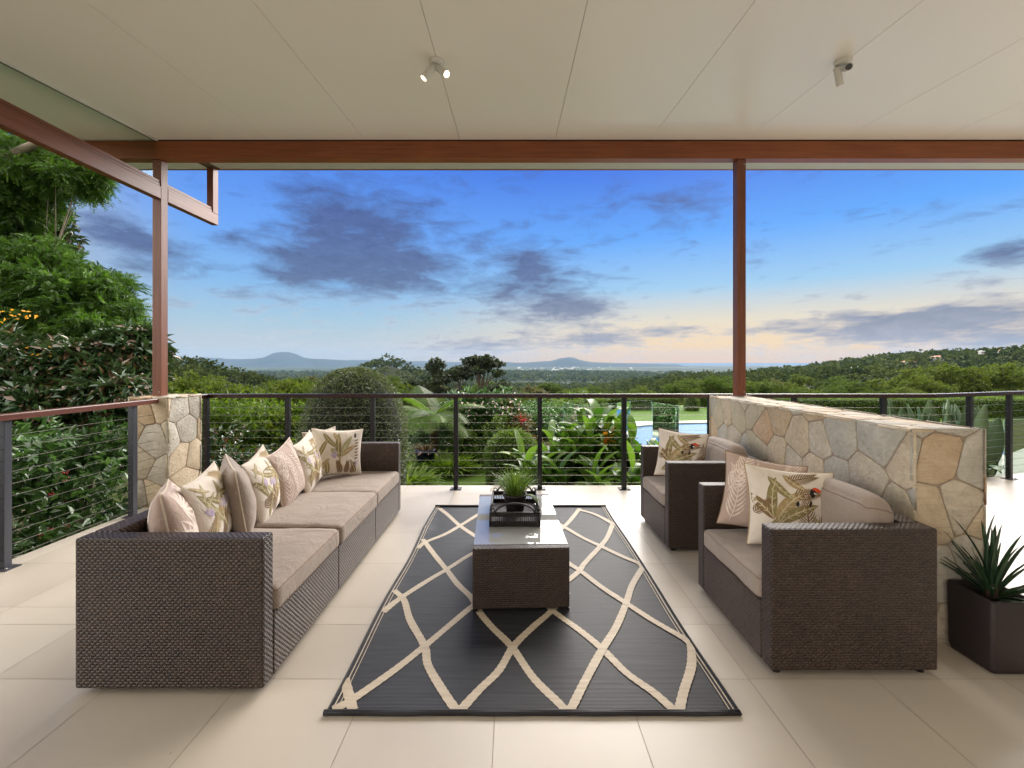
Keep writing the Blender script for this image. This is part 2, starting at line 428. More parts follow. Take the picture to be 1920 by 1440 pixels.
def leafmat(name, ca, cb, under=None, rough=.42, trans=.35, spec=.5, cc=None):
    m, t, b, out = mat(name)
    at = t.node('ShaderNodeAttribute', attribute_name='rnd').outputs['Fac']
    tc = t.node('ShaderNodeTexCoord').outputs['Object']
    n = t.noise(tc, .9, 3, .6)
    f = t.m('ADD', t.m('MULTIPLY', at, .6), t.m('MULTIPLY', n.outputs[0], .4))
    st = [(.15, ca), (.75, cb)]
    if cc: st.append((.93, cc))
    c = t.ramp(f, st)
    if under:
        g = t.node('ShaderNodeNewGeometry').outputs['Backfacing']; c = t.mix(t.m('MULTIPLY', g, t.m('GREATER_THAN', at, .62)), c, under)
    t.l.new(c, b.inputs['Base Color']); b.inputs['Roughness'].default_value = rough; b.inputs['Specular IOR Level'].default_value = spec
    if trans:
        tr = t.node('ShaderNodeBsdfTranslucent'); t.l.new(t.mix(.5, c, (.5,.55,.12,1), 'MULTIPLY'), tr.inputs[0])
        mx = t.node('ShaderNodeMixShader'); mx.inputs[0].default_value = trans
        hs = t.mix(1.0, c, (1.6,1.7,.9,1), 'MULTIPLY'); t.l.new(hs, tr.inputs[0])
        t.l.new(b.outputs[0], mx.inputs[1]); t.l.new(tr.outputs[0], mx.inputs[2]); t.l.new(mx.outputs[0], out.inputs[0])
    return m
def c3(r, g, b): return (r, g, b, 1)
L_feather = leafmat('feathery green leaflets', c3(.035,.085,.012), c3(.10,.20,.028), cc=c3(.17,.27,.05))
L_magnolia = leafmat('glossy magnolia leaves', c3(.030,.075,.026), c3(.10,.17,.075), under=c3(.17,.095,.05), rough=.24, trans=.10, spec=.8)
L_glossy = leafmat('glossy shrub leaves', c3(.022,.065,.016), c3(.11,.21,.065), rough=.28, trans=.2, spec=.7)
L_yellow = leafmat('yellow green maple leaves', c3(.045,.10,.012), c3(.17,.24,.030), cc=c3(.42,.24,.05), trans=.4)
L_topiary = leafmat('small olive grey leaves', c3(.045,.068,.032), c3(.17,.205,.105), rough=.35, trans=.2)
L_fern = leafmat('bright fern fronds', c3(.055,.12,.015), c3(.16,.26,.04), trans=.45)
L_hedge = leafmat('clipped hedge leaves', c3(.05,.095,.018), c3(.13,.20,.035), cc=c3(.24,.26,.05))
L_lily = leafmat('strap leaf lily', c3(.05,.12,.016), c3(.26,.36,.05), trans=.35)
L_ginger = leafmat('broad ginger leaves', c3(.035,.10,.014), c3(.14,.25,.035), cc=c3(.36,.34,.05), rough=.32, trans=.35, spec=.6)
L_agave = leafmat('thick agave leaves', c3(.05,.11,.045), c3(.15,.24,.11), rough=.5, trans=.05)
L_dark = leafmat('dark strap leaves', c3(.012,.035,.018), c3(.035,.075,.030), rough=.4, trans=.1)
L_mid = leafmat('mid green tree crown', c3(.028,.055,.009), c3(.10,.145,.02), rough=.6, spec=.2)
L_lime = leafmat('lime green tree crown', c3(.045,.08,.012), c3(.13,.165,.028), rough=.6, spec=.2)
L_deep = leafmat('dark pine crown', c3(.018,.036,.010), c3(.055,.080,.020), trans=.15)
L_brown = leafmat('olive brown crown', c3(.055,.062,.018), c3(.13,.125,.04))
L_far = leafmat('far forest crowns', c3(.020,.038,.010), c3(.080,.10,.026), trans=.12, rough=.8, spec=.05)
L_red = leafmat('crimson leaves', c3(.35,.02,.04), c3(.6,.04,.08), trans=.3)
L_bronze = leafmat('bronze leaves', c3(.06,.05,.02), c3(.17,.11,.04), trans=.3)
L_orange = leafmat('orange fruit like leaves', c3(.75,.28,.03), c3(.95,.5,.06), trans=.3)
M['bark'] = simple('grey brown bark', lin(104,90,76), .9, 0, 14, .35, .02, stretch=(1,1,.3))
M['bark_pale'] = simple('pale grey bark', lin(150,140,124), .85, 0, 12, .25, .01)
M['bark_dark'] = simple('dark fibrous trunk', lin(60,42,30), .95, 0, 30, .4, .02)

# ---------------------------------------------------------------- terrain
def sstep(a, b, v):
    t = np.clip((v-a)/(b-a), 0, 1); return t*t*(3-2*t)
def ground_z(x, y):
    x = np.asarray(x, float); y = np.asarray(y, float); r = np.hypot(x, y)
    z = np.interp(r, [0, 24, 60, 150, 350, 900, 1500], [-.8, -.8, -8, -20, -34, -52, -60])
    ys = np.maximum(y, 1.0); s = x/ys
    band = sstep(110, 260, r)*(1-sstep(560, 1000, r))
    z = z + band*sstep(.10, .40, s)*15 + band*sstep(-.32, -.55, s)*0
    z = z + band*(1-sstep(-.75, -.36, s))*19
    z = z + sstep(150, 490, x)*(1-sstep(500, 900, y))*sstep(90, 250, y)*33
    z = z + 36*np.exp(-(((x+143)/46)**2+((y-500)/75)**2))
    z = z + 5*np.sin(x*.021+1)*np.cos(y*.017)*band
    side = sstep(4.2, 7, -x)*(1-sstep(20, 30, r))*.9
    return z - side
def build_ground():
    nr, na = 150, 150
    rad = np.concatenate([[0.5], np.geomspace(3, 9500, nr-1)])
    ang = np.linspace(R(-180), R(180), na)
    Rr, A = np.meshgrid(rad, ang, indexing='ij'); X = Rr*np.sin(A); Y = Rr*np.cos(A); Z = ground_z(X, Y)
    V = np.stack([X, Y, Z], -1).reshape(-1, 3)
    i, j = np.meshgrid(np.arange(nr-1), np.arange(na-1), indexing='ij'); a = (i*na+j).ravel(); b = a+1; c = a+na; d = c+1
    T = np.concatenate([np.stack([a, d, c], 1), np.stack([a, b, d], 1)])
    m, t, bs, out = mat('ground soil and far fields')
    tc = t.node('ShaderNodeTexCoord').outputs['Object']; x, y, z = t.xyz(tc)
    r = t.m('SQRT', t.m('ADD', t.m('MULTIPLY', x, x), t.m('MULTIPLY', y, y)))
    near = t.ramp(t.noise(tc, 3, 6, .7).outputs[0], [(.3, (.018,.02,.008,1)), (.7, (.05,.06,.018,1))])
    mp = t.node('ShaderNodeMapping'); mp.inputs['Scale'].default_value = (.0016, .0008, 0); t.l.new(tc, mp.inputs[0])
    fld = t.noise(mp.outputs[0], 1.0, 6, .7)
    far = t.ramp(fld.outputs[0], [(.36, (.018,.030,.012,1)), (.54, (.030,.045,.016,1)), (.60, (.10,.12,.045,1)), (.66, (.035,.05,.02,1))])
    t.l.new(t.mix(t.mrange(r, 300, 1200), near, far), bs.inputs['Base Color']); bs.inputs['Roughness'].default_value = .95
    bs.inputs['Specular IOR Level'].default_value = .1
    o = tri_obj('ground', V, T, m, base=(0,0,0), smooth=True); o['kind'] = 'structure'
build_ground()

def sheet(name, pts, z, m, kind='structure', thick=0):
    mb = MB()
    mb.face([(p[0], p[1], z) for p in pts], 0, [(p[0], p[1]) for p in pts])
    if thick:
        n = len(pts)
        for i in range(n):
            p, q = pts[i], pts[(i+1) % n]
            mb.face([(p[0],p[1],z),(p[0],p[1],z-thick),(q[0],q[1],z-thick),(q[0],q[1],z)])
    o = mb.build(name, m, base=(0,0,0)); o['kind'] = kind; return o
def grass_mat():
    m, t, b, out = mat('mown lawn grass')
    tc = t.node('ShaderNodeTexCoord').outputs['Object']
    n = t.noise(tc, 40, 5, .75); n2 = t.noise(tc, 1.2, 3, .5)
    f = t.m('ADD', t.m('MULTIPLY', n.outputs[0], .6), t.m('MULTIPLY', n2.outputs[0], .4))
    t.l.new(t.ramp(f, [(.3, (.05,.10,.010,1)), (.7, (.125,.22,.022,1))]), b.inputs['Base Color'])
    b.inputs['Roughness'].default_value = .8; b.inputs['Specular IOR Level'].default_value = .2
    bump(t, b, n.outputs[0], .05, 1); return m
M['grass'] = grass_mat()
M['paving'] = simple('pale pool paving', (.25,.265,.23,1), .6, 0, 6, .12, .002)
M['coping'] = simple('white stone coping', (.40,.37,.32,1), .6, 0, 10, .1, .002)

def build_pool():
    # lawns
    sheet('lawn', [(3.2,17.2),(26,15.0),(30,24),(2.6,24)], -.79, M['grass'])
    sheet('lawn', [(-3.0,7.2),(.6,7.2),(.6,10.8),(-.4,11.2),(-1.6,10.4),(-3.0,9.0)], -.788, M['grass'])
    sheet('lawn', [(9.5,13.0),(28,11.2),(28,14.8),(13.5,16.0)], -.785, M['grass'])
    sheet('pool_paving', [(1.2,9.0),(4.2,6.2),(16,6.2),(22,10.5),(20,13.3),(12,17.4),(3.0,17.4),(1.2,13)], -.775, M['paving'])
    cx, cy, rx, ry = 8.2, 13.3, 5.4, 3.4
    ring = []
    N = 72
    mb = MB()
    for i in range(N):
        a0, a1 = 2*math.pi*i/N, 2*math.pi*(i+1)/N
        def P(a, k, z): return (cx+(rx+k)*math.cos(a), cy+(ry+k)*math.sin(a), z)
        mb.face([P(a0,0,-.72),P(a0,.55,-.72),P(a1,.55,-.72),P(a1,0,-.72)])
        mb.face([P(a0,.55,-.72),P(a0,.55,-.78),P(a1,.55,-.78),P(a1,.55,-.72)])
        mb.face([P(a0,0,-.83),P(a0,0,-.72),P(a1,0,-.72),P(a1,0,-.83)])
    o = mb.build('pool_coping', M['coping'], base=(cx,cy,-.8)); o['kind'] = 'structure'
    m, t, b, out = mat('blue pool water')
    tc = t.node('ShaderNodeTexCoord').outputs['Object']
    n = t.noise(tc, 2.2, 3, .5, .3)
    b.inputs['Base Color'].default_value = (.035,.13,.32,1); b.inputs['Roughness'].default_value = .35; b.inputs['IOR'].default_value = 1.08; b.inputs['Specular IOR Level'].default_value = .3
    bump(t, b, n.outputs[0], .02, .35)
    pts = [(cx+(rx-.002)*math.cos(2*math.pi*i/N), cy+(ry-.002)*math.sin(2*math.pi*i/N)) for i in range(N)]
    o = sheet('pool_water', pts, -.766, m)
build_pool()

# ---------------------------------------------------------------- 2D polygon clipping (tiles, stones)
def clip(poly, nx, ny, d):
    """keep n.p <= d"""
    out = []
    for i in range(len(poly)):
        p, q = poly[i], poly[(i+1) % len(poly)]
        sp = nx*p[0]+ny*p[1]-d; sq = nx*q[0]+ny*q[1]-d
        if sp <= 0: out.append(p)
        if (sp < 0 < sq) or (sq < 0 < sp):
            k = sp/(sp-sq); out.append((p[0]+(q[0]-p[0])*k, p[1]+(q[1]-p[1])*k))
    return out
def area(p):
    return .5*sum(p[i][0]*p[(i+1) % len(p)][1]-p[(i+1) % len(p)][0]*p[i][1] for i in range(len(p)))
FLOOR_X0, FLOOR_Y1, BX, BS = -3.82, 5.47, 5.05, .326
def build_floor():
    g = .0012; rnd = random.Random(3); V = []; T = []; rn = []
    ys = [1.52-.6*k for k in range(13, 0, -1)]+[1.52, 2.122, 2.564, 2.747]+[2.747+.599*k for k in range(1, 7)]
    xs = [.522+.598*k for k in range(-9, 15)]
    mbv = []
    for i in range(len(xs)-1):
        for j in range(len(ys)-1):
            base = [(xs[i]+g, ys[j]+g), (xs[i+1]-g, ys[j]+g), (xs[i+1]-g, ys[j+1]-g), (xs[i]+g, ys[j+1]-g)]
            base = clip(base, -1, 0, -FLOOR_X0)
            regs = [clip(base, 0, 1, FLOOR_Y1)]
            if ys[j+1] > FLOOR_Y1:
                q = clip(base, 0, -1, -FLOOR_Y1)
                if len(q) > 2: q = clip(q, -BS, 1, FLOOR_Y1-BS*BX)
                regs.append(q)
            for p in regs:
                if len(p) < 3 or abs(area(p)) < 1e-4: continue
                b = len(V); V += [(x, y, 0) for x, y in p]; r = rnd.random()
                for k in range(1, len(p)-1): T.append((b, b+k, b+k+1)); rn.append(r)
    o = tri_obj('patio_floor', V, T, M['tile'], base=(0,0,0), rnd=rn); o['kind'] = 'structure'
    mb = MB()
    pts = [(FLOOR_X0,-6.3),(8.9,-6.3),(8.9,FLOOR_Y1+BS*(8.9-BX)),(BX,FLOOR_Y1),(FLOOR_X0,FLOOR_Y1)]
    mb.face([(x,y,-.003) for x,y in pts])
    n = len(pts)
    for i in range(n):
        p, q = pts[i], pts[(i+1) % n]; mb.face([(p[0],p[1],-.003),(p[0],p[1],-.9),(q[0],q[1],-.9),(q[0],q[1],-.003)])
    o = mb.build('patio_slab', M['grout'], base=(0,0,-.9)); o['kind'] = 'structure'
build_floor()

# ---------------------------------------------------------------- stone walls
def voronoi_polys(w, h, cell, rnd, gap, stretch=1.0):
    nx = max(1, round(w/cell)); ny = max(1, round(h/(cell*stretch)))
    pts = []
    for j in range(-1, ny+1):
        for i in range(-1, nx+1):
            pts.append(((i+.5+(.5 if j % 2 else 0)*.8-.2+rnd.uniform(-.33,.33))*w/nx, (j+.5+rnd.uniform(-.33,.33))*h/ny))
    out = []
    for a in pts:
        poly = [(0,0),(w,0),(w,h),(0,h)]
        for b in pts:
            if a is b: continue
            dx, dy = b[0]-a[0], b[1]-a[1]; L = math.hypot(dx, dy)
            if L > 4*cell: continue
            nxn, nyn = dx/L, dy/L; d = (a[0]+b[0])/2*nxn+(a[1]+b[1])/2*nyn-gap/2
            poly = clip(poly, nxn, nyn, d)
            if len(poly) < 3: break
        if len(poly) >= 3 and abs(area(poly)) > .002: out.append(poly)
    return out
def stone_wall(name, x0, x1, y0, y1, z0, z1, seed, cell, label, cat, weights):
    rnd = random.Random(seed)
    root = thing(name, label, cat, ((x0+x1)/2, (y0+y1)/2, z0))
    e = .014
    core = MB().box(x0+e, x1-e, y0+e, y1-e, z0, z1-e); core.build('mortar_core', M['mortar'], root)
    faces = [('y-', Vector((x0,y0+e,z0)), Vector((1,0,0)), Vector((0,0,1)), Vector((0,-1,0)), x1-x0, z1-z0),
             ('y+', Vector((x1,y1-e,z0)), Vector((-1,0,0)), Vector((0,0,1)), Vector((0,1,0)), x1-x0, z1-z0),
             ('x-', Vector((x0+e,y1,z0)), Vector((0,-1,0)), Vector((0,0,1)), Vector((-1,0,0)), y1-y0, z1-z0),
             ('x+', Vector((x1-e,y0,z0)), Vector((0,1,0)), Vector((0,0,1)), Vector((1,0,0)), y1-y0, z1-z0),
             ('top', Vector((x0,y0,z1-e)), Vector((1,0,0)), Vector((0,1,0)), Vector((0,0,1)), x1-x0, y1-y0)]
    for nm, O, U, W, Nn, w, h in faces:
        V = []; T = []; mi = []; rn = []
        for poly in voronoi_polys(w, h, cell, rnd, .010, 1.25 if nm != 'top' else 1.0):
            if area(poly) < 0: poly = poly[::-1]
            # chip the corners so stones look hand cut
            q = []
            n = len(poly)
            for i in range(n):
                p0, p1, p2 = poly[i-1], poly[i], poly[(i+1) % n]
                on = lambda p: p[0] < 1e-6 or p[0] > w-1e-6 or p[1] < 1e-6 or p[1] > h-1e-6
                if on(p1): q.append(p1); continue
                k = rnd.uniform(.05, .14)
                q.append((p1[0]+(p0[0]-p1[0])*k, p1[1]+(p0[1]-p1[1])*k)); q.append((p1[0]+(p2[0]-p1[0])*k, p1[1]+(p2[1]-p1[1])*k))
            poly = q; n = len(poly)
            cxp = sum(p[0] for p in poly)/n; cyp = sum(p[1] for p in poly)/n
            hgt = rnd.uniform(.005, .009); b = len(V); r = rnd.random(); m_i = rnd.choices(range(6), weights)[0]
            for ins, hh in ((0, -.004), (0, hgt*.75), (.005, hgt)):
                for p in poly:
                    dx, dy = cxp-p[0], cyp-p[1]; L = math.hypot(dx, dy)+1e-6
                    u, v = p[0]+dx/L*ins, p[1]+dy/L*ins
                    V.append(O+U*u+W*v+Nn*hh)
            V.append(O+U*cxp+W*cyp+Nn*(hgt+.0005))
            for k in range(n):
                k2 = (k+1) % n
                for s0 in (0, n):
                    T += [(b+s0+k, b+s0+k2, b+s0+n+k2), (b+s0+k, b+s0+n+k2, b+s0+n+k)]; mi += [m_i]*2; rn += [r]*2
                T.append((b+2*n+k, b+2*n+k2, b+3*n)); mi.append(m_i); rn.append(r)
        tri_obj('stone_facing', V, T, ST, root, mi=mi, rnd=rn)
    return root
stone_wall('stone_wall', 2.14, 2.54, 2.39, 4.87, 0, 1.146, 23, .235, 'long low crazy paved stone wall with a flat top behind the armchairs', 'stone wall', (6,6,3,1,3,5))
stone_wall('stone_pier', -3.975, -3.56, 4.62, 5.13, 0, 1.146, 5, .22, 'short square stone clad pier under the left timber post', 'stone pier', (4,6,4,1,3,4))

# ---------------------------------------------------------------- roof, posts
CZ = lambda y: 3.85+.09*(y-4.72)
def build_roof():
    mb = MB(); xs = [-3.735]+[-2.56+1.003*k for k in range(0, 12)]
    for i in range(len(xs)-1):
        g = .0018; a, b = xs[i]+g, xs[i+1]-g; y0, y1 = -3.2, 4.715
        z0, z1 = CZ(y0), CZ(y1)
        mb.face([(a,y0,z0),(a,y1,z1),(b,y1,z1),(b,y0,z0)])
        for q in (a, b): mb.face([(q,y0,z0),(q,y0,z0+.012),(q,y1,z1+.012),(q,y1,z1)])
    o = mb.build('ceiling', M['ceiling'], base=(0,0,3.5)); o['kind'] = 'structure'
    root = thing('patio_roof', 'pale flat patio roof with a red brown fascia over the whole terrace', 'roof', (2.5,1,3.8))
    mb = MB(); z0, z1 = CZ(-3.2)+.014, CZ(5.655)+.014
    x0, x1 = -4.75, 8.5
    mb.face([(x0,-3.2,z0),(x0,5.655,z1),(x1,5.655,z1),(x1,-3.2,z0)])
    mb.face([(x0,-3.2,z0+.2),(x1,-3.2,z0+.2),(x1,5.655,z1+.2),(x0,5.655,z1+.2)])
    mb.face([(x0,-3.2,z0),(x0,-3.2,z0+.2),(x0,5.655,z1+.2),(x0,5.655,z1)]); mb.face([(x1,-3.2,z0),(x1,5.655,z1),(x1,5.655,z1+.2),(x1,-3.2,z0+.2)])
    mb.face([(x0,-3.2,z0),(x1,-3.2,z0),(x1,-3.2,z0+.2),(x0,-3.2,z0+.2)])
    mb.build('roof_deck', simple('dark seal gap', lin(120,104,84), .9), root)
    mb = MB(); za, zb = CZ(4.88), CZ(5.62)
    mb.face([(-3.66,4.875,za),(-3.66,5.62,zb),(8.5,5.62,zb),(8.5,4.875,za)]); mb.build('soffit', M['soffit'], root)
    mb = MB(); zq = CZ(-3.2); mb.face([(-4.72,-3.2,zq),(-4.72,5.62,zb),(-3.80,5.62,zb),(-3.80,-3.2,zq)]); mb.build('soffit', M['ceiling'], root)
    mb = MB(); mb.box(-4.75, 8.5, 5.622, 5.66, zb, zb+.24); mb.build('fascia', M['beam_wood'], root, bevel=.003)
    mb = MB(); mb.box(-3.64, 8.5, 4.835, 4.875, 3.73, za+.01); mb.build('rear_trim', M['soffit'], root)
    # beam
    mb = MB(); mb.box(-4.65, 8.5, 4.722, 4.83, 3.655, 3.842)
    o = mb.build('roof_beam', M['beam_wood'], bevel=.004); tag(o, 'long horizontal red brown timber beam across the top of the opening', 'beam')
build_roof()
def post(x0, x1, label):
    root = thing('timber_post', label, 'post', ((x0+x1)/2, 4.785, 1.146), 'timber posts holding the beam')
    MB().box(x0, x1, 4.739, 4.832, 1.146, 3.653).build('shaft', M['post_wood'], root, bevel=.003)
    for zz in (1.19, 3.6): MB().tube([(x1-.02,4.738,zz),(x1-.02,4.732,zz)], .006, 6).build('screw', M['steel'], root)
    mb = MB(); mb.box(x0-.008, x1+.008, 4.731, 4.84, 1.147, 1.152); mb.build('base_plate', M['post_wood'], root)
post(-3.815, -3.722, 'left red brown timber post standing on the short stone pier')
post(2.378, 2.472, 'right red brown timber post standing on the long stone wall')
def clerestory():
    root = thing('clerestory_window', 'sloping side clerestory window in a red brown timber frame at upper left', 'window', (-3.74, 2.5, 3.24))
    x0, x1 = -3.80, -3.721
    MB().box(x0, x1, -3.2, 4.736, 3.235, 3.365).box(x0, x1, 4.835, 5.66, 3.235, 3.365).build('side_beam', M['side_wood'], root, bevel=.003)
    MB().box(x0+.012, x1-.007, -3.2, 4.73, 3.368, 3.396).box(x0+.012, x1-.007, 4.84, 5.555, 3.368, 3.396).build('glazing_bead', M['side_wood'], root, bevel=.002)
    MB().box(x0+.022, x1-.012, -3.2, 4.73, 3.400, 3.430).box(x0+.022, x1-.012, 4.84, 5.555, 3.400, 3.430).build('glazing_bead', M['side_wood'], root, bevel=.002)
    MB().box(x0, x1, 5.56, 5.658, 3.367, CZ(5.58)).build('end_post', M['post_wood'], root, bevel=.003)
    m, t, b, out = mat('clear window glass')
    tr = t.node('ShaderNodeBsdfTransparent'); tr.inputs[0].default_value = (.96,1,.95,1)
    gl = t.node('ShaderNodeBsdfGlossy'); gl.inputs['Roughness'].default_value = .01; gl.inputs[0].default_value = (.9,1,.93,1)
    fr = t.node('ShaderNodeFresnel'); fr.inputs[0].default_value = 1.3
    mx = t.node('ShaderNodeMixShader'); t.l.new(fr.outputs[0], mx.inputs[0]); t.l.new(tr.outputs[0], mx.inputs[1]); t.l.new(gl.outputs[0], mx.inputs[2]); t.l.new(mx.outputs[0], out.inputs[0])
    M['glass'] = m
    mb = MB()
    X = -3.765
    for ya, yb in ((-3.2, 4.73),):
        mb.face([(X,ya,3.431),(X,yb,3.431),(X,yb,CZ(yb)),(X,ya,CZ(ya))])
    mb.build('glass_pane', m, root)
    # pale cornice along the ceiling edge
    mb = MB()
    za, zb = CZ(-3.2), CZ(4.715)
    a, b_ = -3.760, -3.737
    V = [(a,-3.2,za-.012),(b_,-3.2,za-.012),(b_,-3.2,za+.01),(a,-3.2,za+.01),(a,4.715,zb-.012),(b_,4.715,zb-.012),(b_,4.715,zb+.01),(a,4.715,zb+.01)]
    for f in ((0,1,5,4),(1,2,6,5),(3,0,4,7)): mb.face([V[i] for i in f])
    mb.build('cornice', M['white_paint'], root)
clerestory()

# ---------------------------------------------------------------- railings
def railing(name, pts, posts, hand_w, label, top=1.13, mh='rail_wood_x', pm='black_metal', plate=True, cables=11, ext=(0,0), cab_r=.0017, group=None, pw=.052):
    """pts: plan polyline; posts: plan points with yaw"""
    root = thing(name, label, 'railing', (pts[0][0], pts[0][1], 0), group)
    P = [Vector((p[0], p[1], 0)) for p in pts]
    # handrail with mitred corners
    mb = MB(); rows = []
    for i, p in enumerate(P):
        d0 = (P[i]-P[i-1]).normalized() if i > 0 else (P[1]-P[0]).normalized()
        d1 = (P[i+1]-P[i]).normalized() if i < len(P)-1 else d0
        n = Vector((-(d0+d1).y, (d0+d1).x, 0)).normalized(); k = 1/max(.5, n.dot(Vector((-d0.y, d0.x, 0))))
        w = hand_w/2*k
        L = p+n*w; Q = p-n*w; c = .006
        rows.append([(L.x,L.y,top-c),(L.x-n.x*c,L.y-n.y*c,top),(Q.x+n.x*c,Q.y+n.y*c,top),(Q.x,Q.y,top-c),(Q.x,Q.y,top-.046),(L.x,L.y,top-.046)])
    mb.grid(rows, sm=False, closed_u=True)
    mb.face(rows[0]); mb.face(rows[-1][::-1])
    mb.build('handrail', M[mh], root)
    for (x, y, yaw) in posts:
        Mx = Matrix.Translation((x,y,0)) @ Matrix.Rotation(yaw, 4, 'Z')
        h = pw/2
        o = MB().box(-h, h, -h, h, .006, top-.047, M=Mx).build('post', M[pm], root, bevel=.003)
        if plate:
            b = MB().box(-.065, .065, -.055, .055, 0.001, .008, M=Mx)
            b.build('base_plate', M[pm], o)
            for sx in (-1, 1): MB().tube([Mx @ Vector((sx*.048, -.035, .007)), Mx @ Vector((sx*.048, -.035, .018))], .008, 6).build('bolt', M['steel'], o)
    for k in range(cables):
        z = .075+k*(top-.15)/cables
        MB().tube([(p.x, p.y, z) for p in P], cab_r, 6).build('cable', M['cable'], root)
    return root
bend = (4.99, 5.31)
dirb = Vector((1, BS)).normalized()
def onb(px):
    s = (px-CX)/F; X = (s*(5.31-BS*4.99))/(1-s*BS); return (X, 5.31+BS*(X-4.99), math.atan(BS))
posts = [((px-CX)*5.31/F, 5.31, 0) for px in (387, 540, 699, 855, 1012, 1170, 1331, 1489, 1656)]+[onb(1818), onb(1892)]+[(7.6, 5.31+BS*2.61, math.atan(BS))]
railing('cable_railing', [(-3.63,5.13),(-3.63,5.31),bend,(8.6, 5.31+BS*3.61)], posts, .075, 'long dark cable railing along the far edge of the terrace', group=None)
railing('cable_railing', [(-3.69,-2.8),(-3.69,4.615)], [(-3.70,-.9,0),(-3.70,.5,0),(-3.70,1.9,0),(-3.70,3.26,0),(-3.70,4.36,0)], .085, 'cable railing with a reddish timber handrail along the left side of the terrace', cab_r=.0024, top=1.128, mh='rail_wood_y', pm='grey_metal')

# ---------------------------------------------------------------- soft furnishings
def rounded_box(cx, cy, cz, sx, sy, sz, r, puff=0.0, nz=.002, seed=0, Mx=None, n=22, pleat=None):
    """cube-sphere style rounded box with a domed top"""
    mb = MB(); hx, hy, hz = sx/2, sy/2, sz/2
    def shape(p):
        P = Vector((p[0]*hx, p[1]*hy, p[2]*hz))
        q = Vector((max(-hx+r, min(hx-r, P.x)), max(-hy+r, min(hy-r, P.y)), max(-hz+r, min(hz-r, P.z))))
        d = P-q
        o = q+d.normalized()*r if d.length > 1e-9 else P
        f = max(0, 1-p[0]**2)*max(0, 1-p[1]**2)
        o.z += puff*math.sqrt(f)*(1 if p[2] > 0 else -.2)*abs(p[2])
        w = mnoise.noise(Vector((o.x*9+seed, o.y*9, o.z*9)))*nz
        if pleat:
            # short gathers running in from the front seam
            g = math.sin(o.y*pleat[0]+2.5*mnoise.noise(Vector((o.y*6+seed, 0, 0))))*pleat[1]*math.exp(-((p[0]-pleat[2])/.35)**2)*max(0, p[2])
            o.z += g
        o += Vector((w, w, w))
        return Mx @ (o) if Mx is not None else o+Vector((cx, cy, cz))
    ax = [(0,1,2,1),(0,1,2,-1),(1,2,0,1),(1,2,0,-1),(2,0,1,1),(2,0,1,-1)]
    for a, b, c, s in ax:
        rows = []
        for i in range(n+1):
            row = []
            for j in range(n+1):
                p = [0,0,0]
                e = lambda t: math.copysign(abs(t)**.75, t)
                p[a] = e(-1+2*i/n); p[b] = e(-1+2*j/n)*s; p[c] = s
                row.append(shape(p))
            rows.append(row)
        mb.grid(rows)
    return mb, shape
def weld(o, d=.0004):
    import bmesh
    bm = bmesh.new(); bm.from_mesh(o.data); bmesh.ops.remove_doubles(bm, verts=bm.verts, dist=d)
    bmesh.ops.recalc_face_normals(bm, faces=bm.faces); bm.to_mesh(o.data); bm.free(); o.data.update()
def cushion(name, parent, x0, x1, y0, y1, z0, z1, r=.03, puff=.012, seed=0, m='taupe', Mx=None, pleat=None):
    c = ((x0+x1)/2, (y0+y1)/2, (z0+z1)/2)
    mb, sh = rounded_box(*c, x1-x0, y1-y0, z1-z0, r, puff, .003, seed, Mx, pleat=pleat)
    o = mb.build(name, M[m], parent); weld(o)
    hz = (z1-z0)/2; k = 1-r*.3/hz
    hx, hy = (x1-x0)/2, (y1-y0)/2
    for zz in (k, -k):
        loop = []
        N = 24
        for e in range(4):
            for i in range(N):
                t = -1+2*i/N
                p = [(t, -1), (1, t), (-t, 1), (-1, -t)][e]
                P = sh((p[0], p[1], zz))
                loop.append(P)
        pp = MB().tube(loop, .0036, 6, closed=True); pp.build('piping', M['taupe_pipe'], o)
    return o

